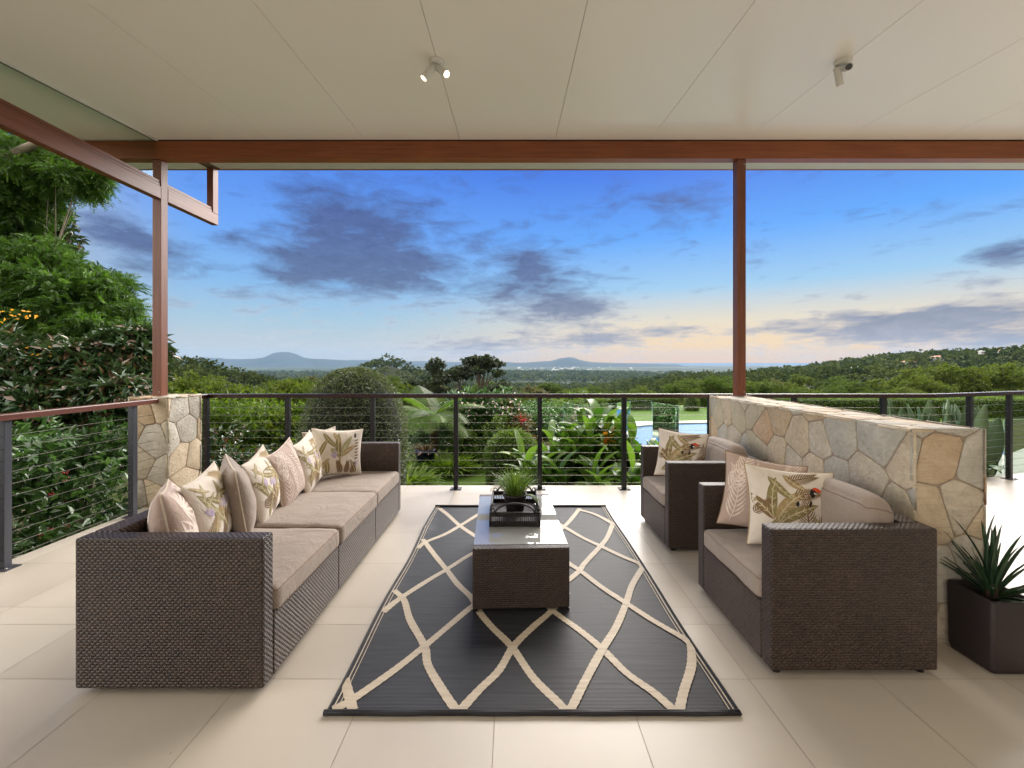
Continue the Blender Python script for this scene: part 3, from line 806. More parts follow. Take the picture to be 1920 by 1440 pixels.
def pillow(name, label, C, w, h, T, yaw, tilt, roll, m, prints, seed, trim='cream_trim', back=None, group='scatter pillows', sag=.0):
    rnd = random.Random(seed)
    C = Vector(C)
    R3 = Matrix.Rotation(yaw, 3, 'Z') @ Matrix(((0,0,1),(1,0,0),(0,1,0))).to_3x3()   # local x->+Y, y->+Z, z->+X
    tl = Matrix.Rotation(-tilt, 3, 'X'); rl = Matrix.Rotation(roll, 3, 'Z')
    A = R3 @ tl @ rl
    hw, hh = w/2, h/2
    def Fp(u, v, s, off=0):
        pin = .10
        x = hw*u*(1-pin*(1-v*v)*abs(u)); y = hh*v*(1-pin*(1-u*u)*abs(v))
        f = max(0, 1-u*u)*max(0, 1-v*v)
        th = T/2*(f**.42)*(1-.12*v)
        th += .010*mnoise.noise(Vector((u*2.4+seed*3.1, v*2.4, s*5)))*f**.5
        # tension creases running out of the corners
        cr = math.sin((abs(u)-abs(v))*14+seed)*.0035*(abs(u*v))**1.2*(1 if f > 0 else 0)
        y -= sag*(1-v)*0
        bend = -.02*(u*u)*0
        return C + A @ Vector((x, y, s*(th+cr*f**.3+off)+bend))
    N = 34
    mats = [M[m], M[back] if back else M[m]]
    mb = MB()
    g = [math.sin(math.pi/2*(-1+2*i/N)) for i in range(N+1)]
    for s in (1, -1):
        rows = [[Fp(u, v, s) for u in (g if s > 0 else g[::-1])] for v in g]
        mb.grid(rows, mi=0 if s > 0 else 1)
    extra = []
    def slot(k):
        if M[k] not in mats: mats.append(M[k])
        return mats.index(M[k])
    def strip(u0, v0, ang, L, W, col, s=1, curve=0, off=.0012, tip=1.0, n=9, shape=None):
        """a leaf drawn on the cloth"""
        rows = []; a = ang; u, v = u0, v0
        for i in range(n+1):
            t = i/n
            wd = W*(math.sin(math.pi*min(1, t**.8))**.8 if shape is None else shape(t))+.002
            px_, py_ = -math.sin(a)*wd/2, math.cos(a)*wd/2
            pr = []
            for q in (-1, 0, 1):
                uu = max(-.985, min(.985, u+px_*q/hw)); vv = max(-.985, min(.985, v+py_*q/hh))
                pr.append(Fp(uu, vv, s, off))
            rows.append(pr)
            u += math.cos(a)*L/n/hw; v += math.sin(a)*L/n/hh; a += curve/n
        if s < 0: rows = [r[::-1] for r in rows]
        mb.grid(rows, mi=slot(col))
    def palm(u, v, ang, L, col, s):
        for k in range(12):
            t = k/11
            x = u+math.cos(ang)*L*t/hw; y = v+math.sin(ang)*L*t/hh
            for sd in (1, -1):
                strip(x, y, ang+sd*(1.05-.5*t), L*.40*(1-.55*abs(t-.35)), .0048, col, s, sd*-.5, .0016, n=4)
        strip(u, v, ang, L, .006, col, s, 0, .0018, n=8)
    for s in (1, -1):
        if prints == 'floral':
            for (u, v, a, L, W, c, cv) in [(-.55,-.2,2.0,.2,.055,'olive',.5),(-.1,-.55,1.5,.27,.06,'ochre',-.4),(-.1,-.55,1.05,.24,.05,'olive',-.5),(-.1,-.55,2.1,.22,.05,'sage',.5),
                    (.55,.25,2.6,.2,.05,'olive',.6),(.2,.5,.3,.16,.045,'sage',.4),(-.6,.55,-.5,.2,.045,'olive',.5),(.6,-.6,2.2,.17,.045,'ochre',.4),(-.75,-.8,1.2,.18,.045,'olive',-.4),(.75,-.2,1.3,.17,.04,'ochre',.3),
                    (.1,.85,-1.9,.14,.035,'olive',.5),(-.85,.1,1.0,.15,.035,'sage',-.4),(.35,-.85,1.2,.16,.045,'olive',.4),(.8,.75,3.6,.14,.03,'olive',.4),(-.3,.15,.2,.13,.03,'ochre',.5),(-.45,.85,-2.2,.13,.03,'sage',.3),(.85,-.85,2.4,.14,.035,'olive',.3),(.3,.1,-.8,.14,.03,'sage',.5),(-.9,.85,-.9,.14,.03,'ochre',.4),(.2,-.3,.2,.15,.035,'olive',.6)]:
                u += rnd.uniform(-.08,.08); v += rnd.uniform(-.08,.08); a += rnd.uniform(-.25,.25); W *= .8
                strip(u, v, a, L, W, c, s, cv)
                strip(u, v, a, L*.95, .005, 'pale_rib', s, cv, .0022)
                for q in (.3,.5,.7):
                    for sd in (1,-1):
                        strip(u+math.cos(a+cv*q*.5)*L*q/hw, v+math.sin(a+cv*q*.5)*L*q/hh, a+cv*q+sd*.7, W*.45, .0025, 'pale_rib', s, 0, .0022, n=3)
            for (u, v, a, L) in [(-.35,-.85,1.3,.17),(.55,-.9,1.7,.16),(-.9,-.45,.4,.16),(.15,.1,.5,.17),(.85,.55,2.5,.16)]:
                palm(u+rnd.uniform(-.06,.06), v+rnd.uniform(-.06,.06), a+rnd.uniform(-.3,.3), L, 'brown_print' if rnd.random() < .6 else 'ochre', s)
            for (u, v) in [(.05,.12),(.12,.0),(-.62,.05),(.5,-.2)]:
                strip(u+rnd.uniform(-.05,.05), v+rnd.uniform(-.05,.05), rnd.uniform(0,3), .07, .045, 'mauve', s, 1.2, .002)
        elif prints == 'toucan':
            for (u, v, a, L, W, c, cv) in [(-.5,-.35,1.75,.26,.06,'olive',-.7),(-.5,-.35,2.2,.22,.055,'brown_print',.5),(-.45,-.4,1.1,.26,.07,'ochre',-.6),(-.4,-.45,.7,.26,.06,'olive',-.4),
                    (-.55,.75,-1.0,.2,.05,'olive',.5),(-.2,.85,-.9,.16,.045,'ochre',.5),(-.75,-.75,.6,.2,.055,'olive',.5),(-.3,-.95,1.4,.14,.04,'ochre',.4),(.7,-.85,1.9,.18,.05,'sage',.4)]:
                strip(u, v, a, L, W, c, s, cv); strip(u, v, a, L*.95, .005, 'pale_rib', s, cv, .0022)
                for q in (.25,.42,.6,.75):
                    for sd in (1,-1):
                        strip(u+math.cos(a+cv*q*.5)*L*q/hw, v+math.sin(a+cv*q*.5)*L*q/hh, a+cv*q+sd*.7, W*.45, .0025, 'pale_rib', s, 0, .0022, n=3)
            for (u, v, a, L) in [(.25,-.7,1.6,.2),(.35,-.7,.9,.18),(.8,-.75,1.45,.24),(.0,.3,.2,.14),(-.1,.68,.3,.15),(-.95,-.2,.6,.12)]:
                palm(u, v, a, L, 'brown_print', s)
            # a small dark bird with a red beak, and a little one below
            strip(.37, .28, 1.35, .075, .034, 'blacky', s, -.6, .003); strip(.40, .52, .05, .062, .02, 'orange', s, -.7, .0035)
            strip(.34, .20, -1.9, .04, .012, 'blacky', s, 0, .003); strip(.45, .38, 1.2, .012, .014, 'pale_print', s, 0, .0038)
            strip(.02, .02, 1.4, .032, .017, 'blacky', s, 0, .003)
        elif prints == 'zebra':
            for (u, v, a, L, W, c, cv) in [(-.6,.85,-1.1,.2,.045,'olive',.5),(-.2,.9,-1.3,.13,.035,'ochre',.5),(.0,-.25,1.75,.25,.055,'olive',-.4),(.02,-.25,1.2,.25,.055,'sage',-.3),(.02,-.2,.75,.2,.045,'ochre',-.4),
                    (-.35,.15,-.7,.13,.05,'sage',.8),(-.8,-.2,1.3,.2,.04,'olive',-.5),(-.75,-.9,1.2,.17,.045,'ochre',-.4),(-.4,-.95,1.6,.15,.04,'olive',.3),(.7,-.9,1.9,.15,.04,'olive',.3)]:
                strip(u, v, a, L, W, c, s, cv); strip(u, v, a, L*.95, .005, 'pale_rib', s, cv, .0022)
            strip(.03,-.8,1.58,.28,.008,'brown_print',s,0,.002)
            for (u, v, a, L) in [(.3,-.9,1.5,.1),(.1,-.9,1.9,.11),(.5,-.9,1.2,.1)]: palm(u, v, a, L, 'brown_print', s)
            for (u, v) in [(-.2,-.15),(-.27,-.2),(-.15,-.25)]: strip(u, v, rnd.uniform(0,3), .06, .035, 'mauve', s, 1.2, .002)
            for k in range(9): strip(.62+.02*(k%2), -.55+k*.13, .15, .045, .012, 'mauve' if k < 2 else 'brown_print', s, .4, .002, n=4)
            strip(.64, .62, 1.5, .05, .02, 'blacky', s, 0, .002)
        elif prints == 'fern':
            for (u, v, a, L) in [(-.1,-.95,1.55,.42),(-.75,-.9,1.4,.36),(.65,-.95,1.7,.38),(-.95,-.1,1.0,.3),(.45,.1,1.2,.26)]:
                strip(u, v, a, L, .006, 'pale_print', s, .3, .0014)
                for k in range(10):
                    t = .08+k*.09
                    for sd in (1,-1):
                        strip(u+math.cos(a+.3*t*.5)*L*t/hw, v+math.sin(a+.3*t*.5)*L*t/hh, a+.3*t+sd*.85, .105*(1-.4*t), .0085, 'pale_print', s, -sd*.6, .0014, n=5)
        elif prints == 'palmleaf':
            for (u, v, a0) in [(-.2,-.3,1.4),(.5,.3,2.2),(-.7,.5,.3),(.6,-.6,1.0),(-.8,-.5,.9),(.1,.75,-.6),(.85,.8,3.6),(-.1,-.9,1.6)]:
                for k in range(9):
                    strip(u, v, a0-1.3+k*.32, .17+.03*math.sin(k), .017, 'pale_print', s, .3, .0012)
    o = mb.build(name, mats, base=C-Vector((0,0,h/2))); tag(o, label, 'pillow', group)
    # piping along the seam
    loop = []
    for e in range(4):
        for i in range(26):
            t = -1+2*i/26
            u, v = [(t,-1),(1,t),(-t,1),(-1,-t)][e]; loop.append(Fp(u, v, 1))
    pm = MB().tube(loop, .0042, 6, closed=True); pm_o = pm.build('piping', M[trim], o)
    # part shares root space
    return o

# ---------------------------------------------------------------- sofa
def feet(root, pts, z=.03):
    for (x, y) in pts:
        MB().tube([(x,y,.001),(x,y,z)], .02, 10).build('foot', M['black_metal'], root)
def build_sofa():
    X0, X1 = -1.972, -1.122
    ys = [2.014, 2.89, 3.668, 4.495]
    root = thing('wicker_sofa', 'long dark brown wicker sofa with taupe seat cushions and a row of pillows', 'sofa', (-1.55, 3.25, 0))
    zt = .708; zs = .318
    for i in range(3):
        a, b = ys[i]+.0015, ys[i+1]-.0015
        if i == 0: a += .09
        if i == 2: b -= .09
        MB().box(X0+.102, X1, a, b, .03, zs).build('seat_base', M['wicker'], root, bevel=.008)
        MB().box(X0, X0+.10, a-(0 if i else .09-.002)*0, b, .03, zt).build('backrest', M['wicker'], root, bevel=.008)
    MB().box(X0, X1, ys[0], ys[0]+.088, .03, zt).build('armrest', M['wicker_shaded'], root, bevel=.010)
    MB().box(X0, X1, ys[3]-.088, ys[3], .03, zt).build('armrest', M['wicker'], root, bevel=.010)
    a = [ys[0]+.093, ys[1]-.002, ys[2]-.002, ys[3]-.093]
    for i in range(3):
        cushion('seat_cushion', root, X0+.105, X1+.012+(.008 if i == 1 else 0), a[i]+.004, a[i+1]-.002, zs+.002, .436+(.008 if i == 1 else 0), seed=i*7, pleat=(95, .0045, .75) if i == 0 else (60, .002, .5))
    for i in range(3):
        feet(root, [(X0+.06, ys[i]+.07), (X1-.05, ys[i]+.07), (X0+.06, ys[i+1]-.07), (X1-.05, ys[i+1]-.07)])
build_sofa()
FL = 'floral'
pillow('scatter_pillow', 'dusty pink pillow with pale palm leaves, nearest the near sofa arm', (-1.79, 2.36, .635), .46, .44, .20, R(34), R(10), R(-4), 'pink_taupe', 'palmleaf', 1)
pillow('scatter_pillow', 'cream botanical pillow between the palm leaf pillow and the plain taupe pillow', (-1.765, 2.60, .645), .45, .45, .17, R(14), R(11), R(5), 'cream', FL, 2, 'cream_trim')
pillow('scatter_pillow', 'plain taupe pillow with pale piping standing edge on among the patterned ones', (-1.765, 2.86, .65), .46, .45, .19, R(38), R(9), R(3), 'taupe_plain', None, 3)
pillow('scatter_pillow', 'cream botanical pillow between the plain taupe pillow and the pink fern pillow', (-1.745, 3.12, .65), .45, .45, .16, R(12), R(13), R(7), 'cream', FL, 4)
pillow('scatter_pillow', 'dusty pink pillow with white fern fronds in the middle of the sofa', (-1.73, 3.43, .652), .44, .44, .15, R(4), R(13), R(9), 'pink_taupe', 'fern', 5, 'pale_print')
pillow('scatter_pillow', 'cream botanical pillow just beyond the pink fern pillow', (-1.735, 3.80, .655), .44, .44, .15, R(6), R(12), R(8), 'cream', FL, 6)
pillow('scatter_pillow', 'cream leaf pillow facing the camera in the far corner of the sofa', (-1.63, 4.16, .665), .47, .44, .15, R(-52), R(12), R(-6), 'cream', 'zebra', 7)
pillow('scatter_pillow', 'grey patterned pillow tucked behind the far corner pillow', (-1.80, 4.24, .66), .42, .42, .12, R(-20), R(10), R(0), 'taupe_plain', 'palmleaf', 17)

def build_chair(y0, y1, label, seed):
    X0, X1 = 1.232, 2.03
    root = thing('wicker_armchair', label, 'armchair', ((X0+X1)/2, (y0+y1)/2, 0), 'wicker armchairs')
    zt = .708; zs = .318
    MB().box(X0, X1-.102, y0+.09, y1-.09, .03, zs).build('seat_base', M['wicker'], root, bevel=.008)
    MB().box(X1-.10, X1, y0+.09, y1-.09, .03, zt).build('backrest', M['wicker'], root, bevel=.008)
    MB().box(X0, X1, y0, y0+.088, .03, zt).build('armrest', M['wicker_shaded'], root, bevel=.010)
    MB().box(X0, X1, y1-.088, y1, .03, zt).build('armrest', M['wicker_shaded'], root, bevel=.010)
    cushion('seat_cushion', root, X0-.010, X1-.105, y0+.095, y1-.095, zs+.002, .436, seed=seed)
    cy = (y0+y1)/2
    Mx = Matrix.Translation((X1-.20, cy, .615)) @ Matrix.Rotation(R(12), 4, 'Y')
    cushion('back_cushion', root, -.10, .10, -(y1-y0)/2+.10, (y1-y0)/2-.10, -.185, .185, r=.085, puff=.03, seed=seed+3, Mx=Mx)
    feet(root, [(X0+.05, y0+.05), (X1-.05, y0+.05), (X0+.05, y1-.05), (X1-.05, y1-.05)])
build_chair(2.133, 2.975, 'near brown wicker armchair holding two overlapping pillows', 21)
build_chair(3.535, 4.312, 'far brown wicker armchair with one bird print pillow', 31)
pillow('scatter_pillow', 'dusty pink fern pillow behind the toucan pillow on the near armchair', (1.56, 2.80, .672), .47, .46, .14, R(-106), R(16), R(-9), 'pink_taupe', 'fern', 8, 'brown_print')
pillow('scatter_pillow', 'cream pillow with palm leaves and a red beaked toucan on the near armchair', (1.615, 2.60, .655), .49, .46, .15, R(-98), R(20), R(-5), 'cream', 'toucan', 9, 'ochre')
pillow('scatter_pillow', 'cream palm leaf pillow with a small bird on the far armchair', (1.515, 4.02, .672), .43, .43, .14, R(-110), R(13), R(-5), 'cream', 'toucan', 10, 'brown_print')

# ---------------------------------------------------------------- rug
def build_rug():
    root = thing('outdoor_rug', 'dark charcoal outdoor rug with wavy cream lattice lines under the coffee table', 'rug', (.085, 3.27, 0))
    x0, x1, y0, y1 = -.797, .962, 1.895, 4.655
    def wav(x, y):
        z = .0035+.0012*math.sin(y*7)*1
        e = min(abs(x-x0), abs(x-x1))
        z += .004*math.exp(-(e/.05)**2)*(1+math.sin(y*5.0))+.008*math.exp(-((y-y0)/.03)**2)*0
        if abs(x-x0) < .12: z += .010*math.exp(-((y-4.02)/.05)**2)*(1-abs(x-x0)/.12)
        return z
    def ex(y):  # slightly irregular sides
        return .006*math.sin(y*4.1)
    NX, NY = 60, 120
    mb = MB()
    rows = []
    for j in range(NY+1):
        y = y0+(y1-y0)*j/NY
        rows.append([(x0+ex(y)+(x1-x0)*i/NX, y, wav(x0+(x1-x0)*i/NX, y)) for i in range(NX+1)])
    mb.grid(rows, mi=0)
    # skirt
    for i in range(NY):
        ya, yb = y0+(y1-y0)*i/NY, y0+(y1-y0)*(i+1)/NY
        for xx in (x0, x1):
            mb.face([(xx+ex(ya),ya,.0005),(xx+ex(yb),yb,.0005),(xx+ex(yb),yb,wav(xx,yb)),(xx+ex(ya),ya,wav(xx,ya))], mi=0)
    def line(pts, w, mi, off=.0016, rough=.12):
        # resample and lay a band with slightly stepped edges
        P = [Vector((p[0], p[1])) for p in pts]; Q = []
        for i in range(len(P)-1):
            n = max(2, int((P[i+1]-P[i]).length/.016))
            p_1 = P[i-1] if i > 0 else P[i]; p2 = P[i+2] if i+2 < len(P) else P[i+1]
            for k in range(n):
                t = k/n
                a, b, c, d = p_1, P[i], P[i+1], p2
                Q.append(.5*((2*b)+(c-a)*t+(2*a-5*b+4*c-d)*t*t+(3*b-a-3*c+d)*t*t*t))
        Q.append(P[-1]); rows = []
        for i, q in enumerate(Q):
            t = (Q[min(i+1,len(Q)-1)]-Q[max(i-1,0)]).normalized(); n = Vector((-t.y, t.x))
            ww = w/2*(1+rough*mnoise.noise(Vector((q.x*6, q.y*6, 3.3)))+(.06 if i % 2 else -.06)*(rough > 0))
            r = []
            for s in (-1, 0, 1):
                p = q+n*ww*s; x = max(x0+.012, min(x1-.012, p.x)); y = max(y0+.012, min(y1-.012, p.y))
                r.append((x, y, wav(x, y)+off))
            rows.append(r[::-1] if True else r)
        mb.grid(rows, mi=mi)
    def g(pts): return [tuple(GP(560+x/2.1818, 920+y/2.1818)[:2]) for x, y in pts]
    LN = [[(575,74),(610,100),(660,145),(740,200),(800,240)],[(745,92),(660,145),(600,180),(520,213),(488,238)],
          [(508,202),(560,270),(605,325),(650,385),(705,440),(740,500),(790,560),(870,640),(960,770),(1060,870),(1100,913)],
          [(770,235),(700,265),(605,325),(530,370),(415,445),(345,503)],[(390,415),(430,450),(455,530),(515,640),(530,720),(600,840),(652,913)],
          [(760,440),(700,485),(610,560),(515,640),(390,740),(220,860),(140,903)],[(188,775),(215,880),(225,905)],
          [(1100,420),(1030,500),(960,560),(880,640),(820,740),(740,820),(655,913)],[(980,440),(1045,500),(1150,575),(1240,650),(1340,750),(1450,830),(1530,900),(1548,913)],
          [(1150,76),(1110,125),(1085,150),(1040,185),(990,215)],[(1030,118),(1085,150),(1160,195),(1235,230),(1320,270),(1390,300),(1407,320)],
          [(1140,80),(1200,95),(1245,115),(1285,140)],[(1285,140),(1265,190),(1240,225),(1170,300),(1150,330),(1105,370),(1050,410)],
          [(1060,260),(1104,300),(1150,330),(1240,400),(1340,465),(1440,530),(1560,600),(1598,628)],
          [(1407,320),(1365,390),(1340,465),(1300,560),(1245,650),(1180,770),(1130,870),(1108,913)],[(1603,628),(1607,720),(1575,830),(1556,913)]]
    for k, l in enumerate(LN): line(g(l), .041, 1, .0014+.0003*k)
    for xx in (x0+.020, x1-.020): line([(xx+ex(y0+(y1-y0)*i/30), y0+.02+(y1-y0-.04)*i/30) for i in range(31)], .0055, 1, .0066, 0)
    for xx in (x0+.038, x1-.038): line([(xx+ex(y0+(y1-y0)*i/30), y0+.02+(y1-y0-.04)*i/30) for i in range(31)], .004, 1, .0066, 0)
    mb.build('woven_mat', [M['rug_dark'], M['rug_cream']], root)
    bd = MB()
    for yy in (y0+.008, y1-.008):
        bd.tube([(x0-.006+(x1-x0+.012)*i/20, yy+.002*math.sin(i*1.3), .012) for i in range(21)], .0115, 8)
    for xx in (x0, x1):
        bd.tube([(xx+ex(y0+(y1-y0)*i/60), y0+(y1-y0)*i/60, wav(xx, y0+(y1-y0)*i/60)+.002) for i in range(61)], .0055, 6)
    bd.build('binding', M['rug_edge'], root)
build_rug()

# ---------------------------------------------------------------- coffee table, tray, plant
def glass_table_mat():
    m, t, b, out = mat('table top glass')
    tr = t.node('ShaderNodeBsdfTransparent'); tr.inputs[0].default_value = (.80,.88,.86,1); df = t.node('ShaderNodeBsdfDiffuse'); df.inputs[0].default_value = (.80,.82,.80,1); m0 = t.node('ShaderNodeMixShader'); m0.inputs[0].default_value = .45; t.l.new(tr.outputs[0], m0.inputs[1]); t.l.new(df.outputs[0], m0.inputs[2])  # pale diffuse mixed into the glass imitates a bright sky reflection
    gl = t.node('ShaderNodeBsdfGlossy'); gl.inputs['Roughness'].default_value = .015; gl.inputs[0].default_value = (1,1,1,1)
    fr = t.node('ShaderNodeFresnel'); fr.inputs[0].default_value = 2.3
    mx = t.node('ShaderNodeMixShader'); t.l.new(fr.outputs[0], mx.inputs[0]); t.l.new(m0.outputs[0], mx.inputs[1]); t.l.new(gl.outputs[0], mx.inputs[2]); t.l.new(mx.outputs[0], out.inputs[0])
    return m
def build_table():
    root = thing('coffee_table', 'low brown wicker coffee table with a glass top', 'coffee table', (.035, 3.245, 0.008), rotz=0)
    z0 = .008
    T = Matrix.Translation((.033, 3.245, 0)) @ Matrix.Rotation(R(2.0), 4, 'Z')
    w, l = .585/2, 1.11/2
    MB().box(-w, w, -l, -l+.055, .020, .386, M=T).build('end_panel', M['wicker_shaded'], root, bevel=.008)
    MB().box(-w, w, l-.055, l, .020, .386, M=T).build('end_panel', M['wicker_shaded'], root, bevel=.008)
    MB().box(-w+.002, -w+.05, -l+.056, l-.056, .020, .368, M=T).build('side_panel', M['wicker'], root, bevel=.006)
    MB().box(w-.05, w-.002, -l+.056, l-.056, .020, .368, M=T).build('side_panel', M['wicker'], root, bevel=.006)
    MB().box(-w+.051, w-.051, -l+.056, l-.056, .30, .350, M=T).build('shelf_panel', M['wicker'], root, bevel=.004)
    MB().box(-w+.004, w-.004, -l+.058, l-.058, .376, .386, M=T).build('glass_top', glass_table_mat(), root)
    for sx in (-1, 1):
        for sy in (-1, 1):
            MB().box(sx*w-.03*(sx > 0)-.002*(sx < 0)*-1, sx*w+.03*(sx < 0), sy*l-.03*(sy > 0), sy*l+.03*(sy < 0), z0, .0195, M=T).build('foot', M['black_metal'], root)
build_table()
def build_tray():
    zt = .3875
    root = thing('wicker_tray', 'dark wicker tray basket with arched handles on the glass table top', 'tray', (.015, 3.30, zt))
    x0, x1, y0, y1 = -.152, .185, 3.03, 3.53; h = .092; t = .010
    MB().box(x0+t, x1-t, y0+t, y1-t, zt, zt+.012).build('tray_base', M['basket'], root)
    # open woven sides: stakes and rows
    mb = MB(); rnd = random.Random(4)
    loop = [(x0,y0),(x1,y0),(x1,y1),(x0,y1)]
    for e in range(4):
        a, b = Vector(loop[e]), Vector(loop[(e+1) % 4]); n = int((b-a).length/.0125)
        for i in range(n):
            p = a+(b-a)*i/n; mb.tube([(p.x,p.y,zt+.002),(p.x,p.y,zt+h)], .0022, 5)
        for z in np.arange(.006, h*.42, .0062):
            mb.tube([((a+(b-a)*i/20).x+rnd.uniform(-.001,.001),(a+(b-a)*i/20).y+.0025*(-1)**i*(e%2==0),zt+z) for i in range(21)], .0033, 5)
        for z in np.arange(h*.78, h, .0062):
            mb.tube([((a+(b-a)*i/20).x,(a+(b-a)*i/20).y+.0025*(-1)**i*(e%2==0),zt+z) for i in range(21)], .0033, 5)
    mb.build('woven_side', M['basket'], root)
    rim = MB()
    for e in range(4):
        a, b = loop[e], loop[(e+1) % 4]; rim.tube([(a[0],a[1],zt+h+.003),(b[0],b[1],zt+h+.003)], .0065, 8)
    for c in loop:
        rim.tube([(c[0],c[1],zt+.002),(c[0],c[1],zt+h+.01)], .0065, 8)
    rim.build('rim', M['basket'], root)
    for c in loop:
        lp = MB().tube([(c[0]+(.016 if c[0] < 0 else -.016)+.013*math.cos(k*math.pi/6), c[1], zt+h+.020+.013*math.sin(k*math.pi/6)) for k in range(12)], .0034, 6, closed=True)
        lp.build('corner_loop', M['basket'], root)
    for yy in (y0, y1):
        cxm = (x0+x1)/2
        MB().tube([(cxm+.135*math.cos(math.pi*k/16), yy+(-.004 if yy == y0 else .004), zt+h+.068*math.sin(math.pi*k/16)) for k in range(17)], .0068, 8).build('handle', M['basket'], root)
build_tray()

def strap_leaves(specs, S_=6):
    """specs: (base, direction angle, lean0, lean1, length, width, fold, profile) -> V,T,rnd ; leaves as curved folded straps"""
    V = []; T = []; rn = []
    for (b, az, e0, e1, L, W, fold, prof, r) in specs:
        p = Vector(b); hd = Vector((math.cos(az), math.sin(az), 0)); sd = Vector((-math.sin(az), math.cos(az), 0))
        base = len(V)
        for i in range(S_+1):
            t = i/S_; el = e0+(e1-e0)*t
            up = -hd*math.sin(el)+Vector((0,0,1))*math.cos(el)
            if prof == 'strap': w = W*(1-t**3)**.7*(.55+.45*min(1, t*4))
            elif prof == 'ell': w = W*math.sin(math.pi*min(1, max(.02, t**.85)))**.75
            else: w = W*(1-t)**.8
            V.append(p-sd*w/2+up*fold*w); V.append(p); V.append(p+sd*w/2+up*fold*w)
            p = p+(hd*math.cos(el)+Vector((0,0,1))*math.sin(el))*L/S_
        for i in range(S_):
            a = base+i*3
            T += [(a,a+1,a+4),(a,a+4,a+3),(a+1,a+2,a+5),(a+1,a+5,a+4)]; rn += [r]*4
    return V, T, rn
def pot(parent, x, y, z0, r0, r1, h, m, name='pot'):
    mb = MB(); N = 20; prof = [(r0,0),(r0*1.01,.005),(r1*.98,h*.9),(r1*1.05,h*.9),(r1*1.05,h),(r1*.93,h),(r1*.9,h*.8)]
    rows = [[(x+r*math.cos(2*math.pi*k/N), y+r*math.sin(2*math.pi*k/N), z0+zz) for k in range(N)] for r, zz in prof]
    mb.grid(rows, closed_u=True); o = mb.build(name, m, parent)
    so = MB(); so.face([(x+r1*.92*math.cos(2*math.pi*k/N), y+r1*.92*math.sin(2*math.pi*k/N), z0+h*.82) for k in range(N)])
    so.build('soil', simple('dark potting soil', (.02,.014,.01,1), .95, 0, 80, .4), o)
    return o
def tray_plant():
    z0 = .401; x, y = .018, 3.30
    root = thing('potted_plant', 'small green grassy fern in a dark pot inside the wicker tray', 'potted plant', (x,y,z0))
    pot(root, x, y, z0, .062, .085, .135, simple('dark matte pot', lin(30,24,24), .6, 0, 30, .2))
    rnd = random.Random(8); sp = []
    for i in range(420):
        az = rnd.uniform(0, 2*math.pi); rr = rnd.uniform(0,.06)
        e0 = R(rnd.uniform(45, 92)); sp.append(((x+rr*math.cos(az), y+rr*math.sin(az), z0+.12), az, e0, e0-R(rnd.uniform(10,75)), rnd.uniform(.08,.25), rnd.uniform(.004,.009), .2, 'strap', rnd.random()))
    for i in range(30):
        az = rnd.uniform(-.6, .9); sp.append(((x+.07, y-.03, z0+.12), az, R(20), R(-90), rnd.uniform(.1,.17), .006, .2, 'strap', rnd.random()))
    V, T, rn = strap_leaves(sp); tri_obj('foliage', V, T, leafmat('houseplant blades', c3(.05,.12,.015), c3(.20,.28,.06), trans=.3), root, rnd=rn)
    # dry curled frond reaching to the left
    sp = []
    for k in range(16):
        t = k/15; px, pz = x-.06-.12*t, z0+.145+.03*math.sin(t*3)
        sp.append(((px, y+.02, pz), R(100), R(70), R(60), .022, .004, 0, 'strap', .5)); sp.append(((px, y+.02, pz), R(-100), R(-20), R(-50), .02, .004, 0, 'strap', .4))
    V, T, rn = strap_leaves(sp, 3); tri_obj('dry_frond', V, T, simple('dry straw frond', lin(170,150,96), .8), root, rnd=rn)
tray_plant()

def planter():
    root = thing('square_planter', 'dark brown square planter at the near end of the stone wall', 'planter', (2.41, 2.26, 0))
    def ring(x0, x1, y0, y1, r, z, n=5):
        pts = []
        for (cx, cy, a0) in ((x1-r,y1-r,0),(x0+r,y1-r,90),(x0+r,y0+r,180),(x1-r,y0+r,270)):
            for k in range(n+1):
                a_ = R(a0+90*k/n); pts.append((cx+r*math.cos(a_), cy+r*math.sin(a_), z))
        return pts
    mb = MB(); X0, X1, Y0, Y1 = 2.295, 2.525, 2.135, 2.375
    rows = [ring(X0+.03,X1-.03,Y0+.03,Y1-.03,.02,.002), ring(X0+.010,X1-.010,Y0+.010,Y1-.010,.02,.008), ring(X0+.004,X1-.004,Y0+.004,Y1-.004,.02,.03), ring(X0,X1,Y0,Y1,.02,.345), ring(X0+.003,X1-.003,Y0+.003,Y1-.003,.02,.352), ring(X0+.014,X1-.014,Y0+.014,Y1-.014,.014,.352), ring(X0+.018,X1-.018,Y0+.018,Y1-.018,.012,.30)]
    mb.grid(rows, closed_u=True)
    mb.build('planter_box', simple('dark brown textured planter', lin(38,28,28), .62, 0, 160, .25, .001), root)
    so = MB(); so.face(ring(X0+.018,X1-.018,Y0+.018,Y1-.018,.012,.302)); so.build('soil', simple('planter soil', (.02,.014,.01,1), .95, 0, 80, .4), root)
planter()
